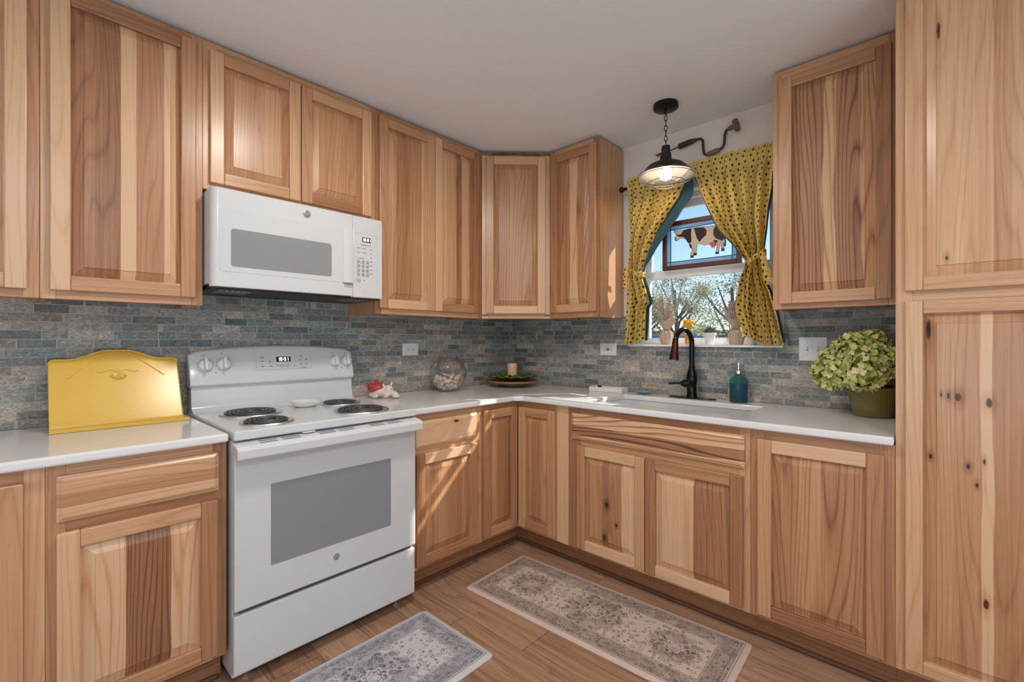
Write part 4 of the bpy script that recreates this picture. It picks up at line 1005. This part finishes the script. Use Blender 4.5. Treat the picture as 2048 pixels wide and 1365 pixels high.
def whelk(col, nm):
    m = MB(); pts = []; rad = []
    for i in range(60):
        f = i / 59; a = f * 2 * PI * 3.2; r = .013 * f ** 1.1 + .0005
        pts.append((r * math.cos(a), r * math.sin(a), .036 * (1 - f) - .012)); rad.append(.0012 + .0085 * f)
    m.tube(pts, rad, 8); return build('spiral_shell', m, S(nm, col, .4, var=.25, scale=300))
kinds = [(scallop((.86, .76, .66), 'cream_shell'), 'cream seashell in the glass bowl', 'scallop'), (whelk((.78, .63, .52), 'tan_shell'), 'tan spiral seashell in the glass bowl', 'spiral'),
         (scallop((.72, .36, .20), 'orange_shell'), 'orange seashell in the glass bowl', 'o'), (scallop((.33, .42, .42), 'green_grey_shell'), 'grey green flat seashell low in the glass bowl', 'g'), (whelk((.80, .76, .72), 'white_shell'), 'white spiral seashell in the glass bowl', 'w')]
rs = random.Random(5); spots = []
for _ in range(6000):
    z = rs.uniform(.022, .092); rmax = math.sqrt(max(0, .117 ** 2 - (z - .113) ** 2)) - .026
    if rmax < .01: continue
    a = rs.uniform(0, 2 * PI); r = rmax * math.sqrt(rs.uniform(.3, 1))
    p = (r * math.cos(a), r * math.sin(a), z)
    if all((p[0] - q[0]) ** 2 + (p[1] - q[1]) ** 2 + (p[2] - q[2]) ** 2 > .0215 ** 2 for q in spots): spots.append(p)
used = set()
for i, p in enumerate(spots[:70]):
    k = rs.choice([0, 0, 0, 1, 1, 2, 4, 0, 1]) if p[2] > .035 else rs.choice([3, 3, 0, 1])
    o = kinds[k][0] if k not in used else kinds[k][0].copy()
    if k in used: COL.objects.link(o)
    used.add(k)
    o.location = (BX + p[0], BY + p[1], BZ + p[2]); s = rs.uniform(.7, 1.0) * (.8 if k in (1, 4) else 1); o.scale = (s, s, s)
    o.rotation_euler = (rs.uniform(-1.2, 1.2), rs.uniform(-1.2, 1.2), rs.uniform(0, 6.3))
    tag(o, kinds[k][1], 'seashell', ['cream shells in the bowl', 'tan spiral shells in the bowl', 'orange shells in the bowl', 'grey green shells in the bowl', 'white spiral shells in the bowl'][k])
m = MB(); m.lathe([(0, -.004), (.030, -.004), (.034, 0), (.030, .004), (0, .005)], (0, 0, 0), 28); o = build('sand_dollar', m, S('sand_dollar_tan', (.62, .45, .32), .7, var=.15)); o.location = (BX - .005, BY + .0, BZ + .1035); o.rotation_euler = (.12, .06, 0)
tag(o, 'flat tan round sand dollar on top of the shells in the bowl', 'sand dollar')
# turntable with leaf plates and candle in the corner
LX, LY = -.262, -.245
t = thing('turntable', 'round wooden turntable in the counter corner under the green plate', 'turntable', (LX, LY, CT + .0006))
LSW = S('turntable_wood', (.30, .135, .055), .4, var=.2, scale=100)
m = MB(); m.lathe([(0, 0), (.098, 0), (.105, .006), (.105, .016), (.07, .024), (0, .024)], (LX, LY, CT + .0006), 48); build('base', m, S('turntable_dark_wood', (.16, .07, .03), .45), t, angle=30)
m = MB(); m.lathe([(0, .026), (.17, .026), (.178, .032), (.178, .040), (.174, .043), (0, .041)], (LX, LY, CT + .0006), 64); build('tray', m, LSW, t, angle=30)
def leafplate(name, label, c, r, n_l, seed, depth, mat, cat='plate'):
    m = MB()
    def fn(u, v):
        a = u * 2 * PI; lob = 1 + .05 * math.cos(n_l * a) + .02 * math.sin((n_l * 2 + 1) * a + seed)
        rr_ = v * r * lob; z = .004 + depth * v ** 2.2 + .005 * v * v * math.sin(n_l * 2 * a + seed)
        return (c[0] + rr_ * math.cos(a), c[1] + rr_ * math.sin(a), c[2] + max(.0035, z))
    m.grid(fn, 120, 14); o = build(name, m, mat, loc=c, fix=False)
    q = o.modifiers.new('s', 'SOLIDIFY'); q.thickness = .004; q.offset = 1
    return tag(o, label, cat)
g = G('leaf_glaze'); ox, oy, oz = g.sep(g.obj()); vn = g.noise(g.vec(ox, oy, 0), 28, 3, .6); GL = g.set(Base_Color=g.ramp(vn, [(.3, (.05, .09, .016)), (.55, (.11, .17, .03)), (.8, (.24, .30, .07))]), Roughness=.16)
leafplate('leaf_plate', 'large green glazed leaf shaped plate on the wooden turntable', (LX, LY, CT + .0448), .172, 7, 1, .032, GL)
leafplate('leaf_dish', 'small green leaf dish under the peach candle', (LX + .01, LY + .012, CT + .0560), .078, 6, 2, .020, GL, 'dish')
g = G('peach_wax'); CW = g.set(Base_Color=(.82, .50, .33), Roughness=.45, Subsurface_Weight=.3, Subsurface_Radius=(.02, .01, .005), Subsurface_Scale=.5)
t = thing('pillar_candle', 'peach pillar candle on green leaf dish in the corner', 'candle', (LX, LY + .01, CT + .0646))
m = MB(); m.lathe([(0, 0), (.033, 0), (.035, .003), (.035, .093), (.032, .096), (.026, .088), (0, .086)], (LX + .008, LY + .012, CT + .0646), 36); build('wax', m, CW, t)
m = MB(); m.tube([(LX + .008, LY + .012, CT + .149), (LX + .009, LY + .012, CT + .160)], .001, 6); build('wick', m, BLACKP, t)
# white marble tray with a black clip
t = thing('marble_tray', 'white marble box tray on the counter left of the sink', 'tray', (-.105, -.925, CT), R(4))
m = MB(); w2, d2, hh = .046, .112, .030
m.box(-w2, w2, -d2, d2, .0008, .008); m.box(-w2, -w2 + .008, -d2, d2, .008, hh); m.box(w2 - .008, w2, -d2, d2, .008, hh); m.box(-w2 + .008, w2 - .008, -d2, -d2 + .008, .008, hh); m.box(-w2 + .008, w2 - .008, d2 - .008, d2, .008, hh)
build('box', m, S('white_marble', (.80, .79, .77), .3, var=.08, scale=60), t, local=True, bevel=.0015)
m = MB(); m.box(-.016, .016, -.012, .014, .0, .012); o = build('binder_clip', m, BLACKP, bevel=.004, seg=3); o.location = (-.105, -.862, CT + .0085); o.scale = (.8, .8, 2.2)
tag(o, 'small black clip inside the white marble tray', 'clip')
# teal leaf soap dish
m = MB()
def fn(u, v):
    a = u * 2 * PI; lob = 1 + .05 * math.cos(9 * a); sq = 1 / max(abs(math.cos(a)), abs(math.sin(a))) ** .5
    r = v * .046 * lob * sq
    return (-.078 + .8 * r * math.cos(a), -1.150 + 1.25 * r * math.sin(a), CT + .0045 + .016 * v ** 2)
m.grid(fn, 72, 8); o = build('soap_dish', m, S('aqua_glaze', (.16, .36, .36), .2, var=.3, scale=250), loc=(-.078, -1.15, CT), fix=False); q = o.modifiers.new('s', 'SOLIDIFY'); q.thickness = .003; q.offset = 1
tag(o, 'aqua glazed ruffled soap dish between marble tray and faucet', 'soap dish')
# faucet
t = thing('faucet', 'oil rubbed bronze gooseneck kitchen faucet behind the sink', 'faucet', (-.075, -1.443, CT))
m = MB(); pl = []
for i in range(48):
    a = 2 * PI * i / 48; c, s_ = math.cos(a), math.sin(a)
    pl.append((-.075 + .030 * (abs(c) ** .8) * (1 if c > 0 else -1), -1.443 + .132 * (abs(s_) ** .9) * (1 if s_ > 0 else -1)))
m.prism(pl, 2, CT + .0005, CT + .007); build('deck_plate', m, BRONZE, t, bevel=.003)
m = MB(); m.lathe([(.030, .007), (.030, .012), (.026, .02), (.0255, .075), (.029, .095), (.0295, .115), (.026, .135), (.019, .158), (.0165, .168), (.0175, .172), (.0175, .178), (.0145, .180), (.0145, .19)], (-.075, -1.443, CT), 28); build('faucet_body', m, BRONZE, t)
fx, fy = -.075, -1.443; pth = [(fx, fy, CT + .178), (fx, fy, CT + .25), (fx, fy, CT + .305)]
dv = Vector((-.93, .30, 0)).normalized(); rr_ = .066
for i in range(1, 15):
    a = PI * i / 15 * .97; pth.append((fx + dv.x * (rr_ - rr_ * math.cos(a)), fy + dv.y * (rr_ - rr_ * math.cos(a)), CT + .305 + rr_ * 1.2 * math.sin(a)))
m = MB(); m.tube(pth, .0142, 16); build('gooseneck', m, BRONZE, t)
ex = Vector(pth[-1]); dn = Vector((dv.x * .12, dv.y * .12, -1)).normalized()
m = MB(); m.tube([ex, ex + dn * .02, ex + dn * .06, ex + dn * .105, ex + dn * .112], [.015, .0165, .0195, .0255, .024], 20); sp = build('spray_head', m, S('dark_copper_bronze', (.075, .035, .026), .22, .9), t)
m = MB(); m.tube([ex + dn * .1105, ex + dn * .1155], [.021, .0195], 20); build('aerator', m, LGREY, sp)
m = MB(); hb = Vector((fx, fy, CT + .083)); hd = Vector((-.40, .91, 0)).normalized()
m.tube([hb, hb + hd * .045], [.022, .021], 18); m.tube([hb + hd * .045, hb + hd * .052, hb + hd * .060], [.019, .016, .009], 16); m.tube([hb + hd * .05, hb + hd * .09, hb + hd * .122 + Vector((0, 0, -.004))], [.006, .0065, .0068], 10); build('lever_handle', m, BRONZE, t)
# soap bottle
SX, SY = -.066, -1.686
t = thing('soap_dispenser', 'blue green ribbed glass soap bottle with pump right of the faucet', 'soap dispenser', (SX, SY, CT))
def ribbed(m, prof, c, n=96, ribs=24, amp=.0009):
    P = []; F = []; k = len(prof)
    for i in range(n):
        a = 2 * PI * i / n
        for r, z in prof:
            rr2 = r + (amp * math.cos(ribs * a) if r > .03 else 0); P.append((c[0] + rr2 * math.cos(a), c[1] + rr2 * math.sin(a), c[2] + z))
    for i in range(n):
        j = (i + 1) % n
        for q in range(k - 1): F.append((i * k + q, j * k + q, j * k + q + 1, i * k + q + 1))
    F.append([i * k for i in range(n)][::-1]); m.add(P, F, None, None, .45, 0, True)
m = MB(); ribbed(m, [(.041, .001), (.0425, .006), (.0425, .098), (.041, .112), (.034, .126), (.022, .136), (.017, .141), (.0165, .152)], (SX, SY, CT)); build('bottle', m, tinted('teal_glass', (.34, .68, .66), .93, .06), t)
m = MB(); m.lathe([(0, .004), (.039, .005), (.0395, .096), (0, .096)], (SX, SY, CT), 40); build('liquid_soap', m, S('blue_soap', (.012, .055, .15), .1, var=.1), t)['label'] = 'deep blue soap'
m = MB(); m.lathe([(.0185, .150), (.0185, .166), (.015, .170), (.0055, .172), (.0055, .196), (.009, .197), (.009, .206), (0, .207)], (SX, SY, CT), 24); m.tube([(SX, SY, CT + .2), (SX - .03, SY + .025, CT + .2), (SX - .038, SY + .031, CT + .195)], .004, 8); build('pump', m, CHROME, t)['label'] = 'silver metal pump'
# hydrangea pot
HX, HY = -.155, -2.252
t = thing('hydrangea_pot', 'pale green hydrangea bouquet in an olive ceramic pot against the pantry', 'potted flowers', (HX, HY, CT))
m = MB(); m.lathe([(0, .001), (.062, .001), (.066, .004), (.078, .05), (.090, .105), (.094, .128), (.091, .130), (.087, .122), (.0, .118)], (HX, HY, CT), 48); build('pot', m, S('olive_glaze', (.17, .14, .042), .3, var=.15, scale=60), t)
g = G('hydrangea_petal'); tn_ = g.attr('tone'); PET = g.set(Base_Color=g.ramp(tn_, [(0, (.30, .40, .07)), (.35, (.52, .58, .17)), (.7, (.72, .71, .30)), (1, (.82, .70, .44))]), Roughness=.6, Subsurface_Weight=.0)
rs = random.Random(3)
for hx, hy, hz, hr in ((-.225, -2.120, 1.085, .074), (-.120, -2.125, 1.118, .078), (-.205, -2.195, 1.175, .078), (-.255, -2.235, 1.095, .080), (-.125, -2.235, 1.190, .078), (-.215, -2.268, 1.135, .072), (-.08, -2.18, 1.12, .055)):
    m = MB(); m.ball((hx, hy, hz), hr * .62, 14, 10)
    m.t = [.1] * len(m.t)
    nf = int(250 * (hr / .078) ** 2)
    for i in range(nf):
        zf = 1 - 2 * (i + .5) / nf; a = i * 2.399963 + rs.uniform(-.2, .2); rho = math.sqrt(1 - zf * zf)
        nrm = Vector((rho * math.cos(a), rho * math.sin(a), zf)); c = Vector((hx, hy, hz)) + nrm * hr * rs.uniform(.84, 1.06)
        nrm = (nrm + Vector((rs.uniform(-.9, .9), rs.uniform(-.9, .9), rs.uniform(-.9, .9)))).normalized()
        tx = nrm.orthogonal().normalized(); ty = nrm.cross(tx); spin = rs.uniform(0, PI); tone = min(1, max(0, rs.gauss(.52, .24)))
        for k in range(4):
            b = spin + k * PI / 2; d1 = tx * math.cos(b) + ty * math.sin(b); d2 = nrm.cross(d1); L = rs.uniform(.0115, .017); W = L * .55; lift = rs.uniform(.0, .6)
            q = [c, c + d1 * L * .45 + d2 * W + nrm * L * lift * .4, c + d1 * L * .9 + d2 * W * .55 + nrm * L * lift, c + d1 * L * 1.02 + nrm * L * (lift - .1), c + d1 * L * .9 - d2 * W * .55 + nrm * L * lift, c + d1 * L * .45 - d2 * W + nrm * L * lift * .4]
            q = [Vector((v_.x, max(v_.y, -2.350), v_.z)) for v_ in q]
            m.add(q, [(0, 1, 2, 3), (0, 3, 4, 5)], None, None, max(0, min(1, tone + rs.uniform(-.12, .12))))
    build('flower_head', m, PET, t, fix=False)
m = MB(); STEM = S('stem_green', (.12, .17, .04), .6)
for hx, hy, hz in ((-.225, -2.12, 1.05), (-.12, -2.125, 1.08), (-.205, -2.195, 1.12), (-.255, -2.235, 1.05), (-.125, -2.235, 1.12), (-.2, -2.26, 1.1)): m.tube([(HX + (hx - HX) * .25, HY + (hy - HY) * .2, CT + .118), (hx, hy, hz)], .003, 6)
build('stems', m, STEM, t)

# ---------------------------------------------------------------- things on the window sill
SZ = 1.2006
BURL = S('burlap', (.56, .41, .32), .9, bump=.6, scale=900, var=.2)
def bouquet(label, y, x=.012, s=1, seed=1, lean=0):
    t = thing('dried_bouquet', label, 'dried flowers', (x, y, SZ), 0, None); rs = random.Random(seed)
    def P(dx, dy, dz): return (x + dx * s, y + dy * s, SZ + dz * s)
    m = MB()
    def fn(u, v):
        a = u * 2 * PI
        r = [.030, .037, .040, .036, .030, .026][min(5, int(v * 5))] if 0 else None
        pr = [(0, .031), (.15, .036), (.5, .041), (.8, .037), (1, .020)]
        for (a0, r0), (a1, r1) in zip(pr, pr[1:]):
            if a0 <= v <= a1: r = r0 + (r1 - r0) * (v - a0) / (a1 - a0)
        r += .0022 * math.sin(9 * a + 3 * v) * (.4 + v) + .0012 * math.sin(17 * a)
        return P(r * .82 * math.cos(a), r * math.sin(a), v * .086)
    m.grid(fn, 60, 18); m.lathe([(0, 0), (.031 * s, 0)], P(0, 0, .0005), 20, cap=(False, False)); build('burlap_pot', m, BURL, t, fix=False)
    m = MB()
    def fn(u, v):
        a = u * 2 * PI; r = .018 + .040 * v ** 1.2 + .004 * v * math.sin(5 * a + seed) + .002 * math.sin(13 * a) * v
        return P(.55 * r * math.cos(a), r * math.sin(a), .084 + v * (.066 + .012 * math.sin(3 * a + seed * 2)))
    m.grid(fn, 60, 10); build('burlap_ruffle', m, BURL, t, fix=False)
    m = MB(); m.tube([P(.021 * math.cos(i * PI / 8) * .85, .022 * math.sin(i * PI / 8), .086) for i in range(16)], .003 * s, 6, closed=True); m.tube([P(-.02, .02, .086), P(-.032, .034, .06), P(-.03, .038, .015)], .0013, 5); build('jute_tie', m, S('jute', (.30, .19, .11), .9), t)
    ms = MB(); sd = MB()
    for i in range(15):
        a = rs.uniform(0, 2 * PI); sp_ = rs.uniform(.2, 1); ty = math.cos(a) * .075 * sp_ + lean; tx = math.sin(a) * .028 * sp_; H = rs.uniform(.20, .295)
        b = P(tx * .2, ty * .2, .088); c = P(tx * .7, ty * .65, .088 + (H - .088) * .55); e_ = P(tx, ty, H)
        ms.tube([b, c, e_], .0011, 5)
        for k in range(13):
            f = .30 + .7 * k / 12; p = Vector(b) * (1 - f) ** 2 + Vector(c) * 2 * f * (1 - f) + Vector(e_) * f * f
            for q in range(3):
                an = k * 2.1 + q * 2.09; rr2 = .0055 * s
                sd.ball((p.x + rr2 * math.cos(an) * .7, p.y + rr2 * math.sin(an), p.z + rs.uniform(-.003, .003)), (.0026 * s, .0034 * s, .0045 * s), 6, 4)
    build('stems', ms, S('dry_stem', (.30, .24, .15), .8), t); build('seed_heads', sd, S('dry_seed', (.52, .40, .33), .6, var=.7, scale=900), t)
bouquet('burlap wrapped dried flower bouquet on the sill next to left curtain', -1.255, seed=1)
bouquet('burlap wrapped dried flower bouquet on the sill leaning on right curtain', -1.650, seed=4, lean=.012)
t = thing('flower_vase', 'small orange glass vase of yellow flowers on the sill behind faucet', 'vase', (.018, -1.382, SZ))
m = MB(); m.lathe([(0, .0005), (.013, .0005), (.0155, .02), (.0145, .045), (.011, .06), (.010, .075), (.008, .075), (0, .06)], (.018, -1.382, SZ), 24); build('vase', m, tinted('orange_glass', (.72, .33, .04), .25, .15), t)
m = MB(); rs = random.Random(9); c0 = Vector((.018, -1.38, SZ + .12))
m.ball(tuple(c0), (.013, .022, .023), 12, 8)
for i in range(44):
    d = Vector((rs.uniform(-.6, .6), rs.uniform(-1, 1), rs.uniform(-.8, 1))).normalized(); c = c0 + Vector((d.x * .022, d.y * .034, d.z * .036)) * rs.uniform(.35, 1); n1 = (d + Vector((-.6, -.3, .2))).normalized(); tx = n1.orthogonal().normalized(); ty = n1.cross(tx)
    for k in range(5):
        a = k * 2 * PI / 5; d1 = tx * math.cos(a) + ty * math.sin(a); d2 = n1.cross(d1)
        m.add([c, c + d1 * .007 + d2 * .005, c + d1 * .014 + n1 * .003, c + d1 * .007 - d2 * .005], [(0, 1, 2, 3)])
build('yellow_flowers', m, S('yellow_petal', (.78, .46, .02), .6, var=.2), t, fix=False)
m = MB(); [m.tube([(.018, -1.382, SZ + .03), (.018 + dx, -1.38 + dy, SZ + .11)], .0012, 5) for dx, dy in ((0, 0), (.008, .015), (-.006, -.018), (.004, -.008))]; build('stems', m, STEM, t)
t = thing('succulent_pot', 'white ceramic pot with a spiky succulent in the middle of sill', 'potted plant', (.012, -1.510, SZ))
m = MB(); m.lathe([(0, .0005), (.021, .0005), (.024, .008), (.030, .05), (.0335, .052), (.0345, .066), (.031, .067), (.029, .058), (0, .056)], (.012, -1.510, SZ), 32); build('pot', m, CERW, t)
m = MB(); rs = random.Random(2)
for i in range(34):
    a = i * 2.4; el = .25 + 1.1 * (i / 34); L = .055 * rs.uniform(.7, 1.1); b = Vector((.012, -1.51, SZ + .062)); d = Vector((math.cos(a) * math.cos(el), math.sin(a) * math.cos(el), math.sin(el)))
    m.tube([b + d * .004, b + d * L * .5, b + d * L], [.0034, .004, .0005], 6)
build('succulent_leaves', m, S('succulent_green', (.11, .15, .075), .5, var=.3), t)
t = thing('twig_pot', 'white pot with a dry twig half hidden behind right bouquet', 'potted plant', (.034, -1.722, SZ))
m = MB(); m.lathe([(0, .0005), (.020, .0005), (.0225, .01), (.0265, .058), (.024, .058), (0, .05)], (.034, -1.722, SZ), 28); build('pot', m, CERW, t)
m = MB(); m.tube([(.034, -1.722, SZ + .05), (.024, -1.742, SZ + .062), (.012, -1.758, SZ + .04)], .0018, 6); m.tube([(.034, -1.722, SZ + .05), (.034, -1.735, SZ + .075)], .0015, 6); build('twig', m, S('twig_green', (.10, .11, .05), .7), t)

# ---------------------------------------------------------------- kitchen mats
def rug_mat(name, light, dark, W2, L2, meds):
    g = G(name); u, v, _ = g.uv()
    ax, ay = u.abs(), v.abs(); d = (W2 - ax).min(L2 - ay)
    def band_(c, w_): return (d - c).abs().lt(w_)
    grain = g.noise(g.vec(u, v), 210, 3, .7); wear = g.noise(g.vec(u, v), 16, 4, .65)
    vd, vc = g.vor(g.vec(u, v), 42, .8); motif = ((vd - .36).abs().lt(.075) + vd.lt(.13)).clamp()
    vd2, _ = g.vor(g.vec(u, v), 95, 1); fine = vd2.step(.45, .2)
    border = d.gt(.028) * d.lt(.098)
    field = d.gt(.106)
    med = None; line = None
    for (cy, R0) in meds:
        yy = (ay - cy) if cy else v
        r = (u * u + yy * yy).sqrt(); th = g.m('ARCTAN2', u, yy)
        rho = r / (1 + .13 * (th * 8).cos()); rho2 = r / (1 + .22 * (th * 6).cos().abs())
        inn = rho2.lt(R0)
        ln = ((rho - R0 * .22).abs().lt(.0028) + (rho - R0 * .38).abs().lt(.0028) + r.lt(R0 * .08) + (rho2 - R0).abs().lt(.003) + ((r - R0 * .12).abs().lt(.002))).clamp()
        med = inn if med is None else med.max(inn); line = ln if line is None else line.max(ln)
    dens = border * .62 + field * (motif * .55 + .06 + med * .40) + (band_(.022, .0014) + band_(.102, .0016) + band_(.045, .0012)) * .8
    dens = dens - field * line * med * .85 + field * line * (1 - med) * .5
    dens = dens + border * (motif - .4) * .3
    fl = field * med * ((rho.lt(meds[-1][1] * .36)) * .0)
    dens = (dens + (grain - .5) * .9 * d.gt(.028) + (wear - .5) * .9 * d.gt(.034)) * d.gt(.016)
    dens = dens + (fine - .4) * .22 * d.gt(.034)
    c = g.ramp(dens, [(.08, light), (.45, tuple(a * .45 + b * .55 for a, b in zip(light, dark))), (.95, dark)])
    g.bump(grain, .12, .002)
    return g.set(Base_Color=c, Roughness=.75)
def rug(name, label, cx, cy, W, L, rz, mat, th=.012):
    m = MB(); o = rrect(-W / 2, W / 2, -L / 2, L / 2, .022, 6)
    i_ = rrect(-W / 2 + .014, W / 2 - .014, -L / 2 + .014, L / 2 - .014, .012, 6); n = len(o)
    P = [(x, y, .0006) for x, y in o] + [(x, y, .004) for x, y in o] + [(x, y, th) for x, y in i_]
    F = [[i, (i + 1) % n, n + (i + 1) % n, n + i] for i in range(n)] + [[n + i, n + (i + 1) % n, 2 * n + (i + 1) % n, 2 * n + i] for i in range(n)] + [[2 * n + i for i in range(n)], list(range(n))[::-1]]
    m.add(P, F, [[(P[k][0], P[k][1]) for k in f] for f in F])
    ob = build(name, m, mat); ob.location = (cx, cy, 0); ob.rotation_euler = (0, 0, rz)
    return tag(ob, label, 'rug')
rug('kitchen_mat', 'long beige and brown patterned runner mat in front of sink cabinets', -.893, -1.333, .455, 1.19, R(2.6), rug_mat('brown_mat_print', (.56, .44, .37), (.135, .10, .09), .2275, .595, [(0, .115), (.36, .085)]))
rug('kitchen_mat', 'short cool-lit grey and cream patterned mat in front of the stove', -1.775, -.986, .445, .765, R(90.8), rug_mat('cool_lit_mat_print', (.55, .53, .54), (.12, .115, .145), .2225, .3825, [(0, .12)]))  # grey-lilac tint paints the cool daylight into the print

# ---------------------------------------------------------------- outdoors
GZ = -.35
m = MB(); m.box(.5, 60, -40, 40, GZ - .05, GZ, off=(0, 0)); struct(build('ground', m, S('dry_lawn', (.33, .31, .20), .95, bump=.2, scale=6, var=.3)))
m = MB(); m.box(13.5, 18, -40, 40, GZ, GZ + .012); struct(build('road', m, S('asphalt', (.14, .14, .15), .9)))
g = G('tree_leaves'); tn_ = g.attr('tone'); LEAF = g.set(Base_Color=g.ramp(tn_, [(0, (.22, .25, .19)), (.4, (.42, .45, .33)), (.7, (.60, .61, .46)), (1, (.74, .70, .55))]), Roughness=.7)
tl = g.n('ShaderNodeBsdfTranslucent'); g.t.links.new(g.b.inputs['Base Color'].links[0].from_socket, tl.inputs[0]); mx = g.n('ShaderNodeMixShader'); mx.inputs[0].default_value = .45
g.t.links.new(g.b.outputs[0], mx.inputs[1]); g.t.links.new(tl.outputs[0], mx.inputs[2]); g.t.links.new(mx.outputs[0], g.out.inputs[0])
BARK = S('bark', (.20, .18, .165), .9, var=.3, scale=20)
def tree(label, x, y, H, sp, seed, n=2600, low=.25):
    n = int(n * 8)
    t = thing('tree', label, 'tree', (x, y, GZ)); rs = random.Random(seed)
    m = MB(); m.tube([(x, y, GZ), (x + .1, y + .05, GZ + H * .3), (x - .05, y + .1, GZ + H * .8)], [.16, .12, .04], 10)
    lumps = []
    for i in range(22):
        a = rs.uniform(0, 2 * PI); h_ = rs.uniform(low, .95); r = sp * rs.uniform(.25, 1) * (1.05 - abs(h_ - .55))
        c = Vector((x + r * math.cos(a), y + r * math.sin(a), GZ + H * h_)); lumps.append((c, sp * rs.uniform(.22, .42)))
        b = Vector((x, y + .05, GZ + H * max(.08, h_ - .3))); m.tube([b, (b + c) / 2 + Vector((0, 0, -.1)), c], [.06, .04, .012], 6)
    build('trunk', m, BARK, t)
    m = MB()
    for i in range(n):
        c, r = rs.choice(lumps); d = Vector((rs.gauss(0, 1), rs.gauss(0, 1), rs.gauss(0, 1))).normalized() * r * rs.uniform(.3, 1.1); p = c + d
        if p.z < GZ + .1: continue
        tx = Vector((rs.gauss(0, 1), rs.gauss(0, 1), rs.gauss(0, 1))).normalized(); ty = tx.orthogonal().normalized(); L = rs.uniform(.028, .062); W = L * .5
        m.add([p - tx * L, p + ty * W, p + tx * L, p - ty * W], [(0, 1, 2, 3)], None, None, min(1, max(0, rs.gauss(.5, .25))))
    build('foliage', m, LEAF, t, fix=False)
tree('dense sage green tree outside behind the left dried bouquet', 14, 6.6, 4.0, 1.5, 1, 1700)
tree('yellowish green tree outside behind the yellow sill flowers', 19, 6.9, 5.0, 1.9, 2, 1900)
tree('tall open branched tree outside, behind the white succulent pot', 14.6, 2.9, 4.3, 1.5, 3, 1100)
tree('leafy tree outside, partly covered by the right curtain', 19.5, 1.2, 5.4, 1.9, 4, 1700)
tree('tree outside farthest to the left, seen past the left curtain', 20, 12.0, 5.4, 1.9, 5, 1700)
tree('tree outside farthest to the right, beyond the right curtain', 14, -1.6, 4.4, 1.5, 6, 1500)
FN = S('weathered_fence', (.20, .185, .17), .85, var=.3, scale=15)
t = thing('board_fence', 'weathered grey board fence outside, low behind the trees', 'fence', (23, 5, GZ))
for i in range(10):
    y = -9 + i * 2.9
    m = MB(); m.box(23.0, 23.1, y - .05, y + .05, GZ, GZ + 2.15); build('post', m, FN, t)
m = MB()
for k in range(9): m.box(22.97, 23.0, -9.1, 17.2, GZ + .1 + k * .225, GZ + .315 + k * .225)
build('boards', m, FN, t)
# parked car
t = thing('parked_car', 'blue car parked outside, seen low through the window', 'car', (9.6, 3.0, GZ), R(12))
CARB = S('car_blue', (.05, .16, .34), .25, .3)
m = MB(); m.prism([(-2.2, .35), (-2.15, .85), (-1.95, 1.0), (2.0, 1.0), (2.25, .85), (2.25, .35)], 0, -.85, .85); build('body', m, CARB, t, local=True, bevel=.08, seg=3)
m = MB(); m.prism([(-1.75, 1.0), (-1.1, 1.62), (-.9, 1.68), (.7, 1.68), (.95, 1.6), (1.55, 1.0)], 0, -.72, .72); build('cabin', m, CARB, t, local=True, bevel=.06, seg=3)
m = MB()
for x in (-.735, .735): m.prism([(-1.45, 1.05), (-.98, 1.55), (.72, 1.55), (1.25, 1.05)], 0, x - .008, x + .008)
build('window_glass', m, S('car_glass', (.10, .16, .2), .05), t, local=True)
for x in (-.8, .8):
    for y in (-1.4, 1.4):
        m = MB(); m.tube([(x - .1, y, .33), (x + .1, y, .33)], .33, 24); build('wheel', m, BLACKP, t, local=True)
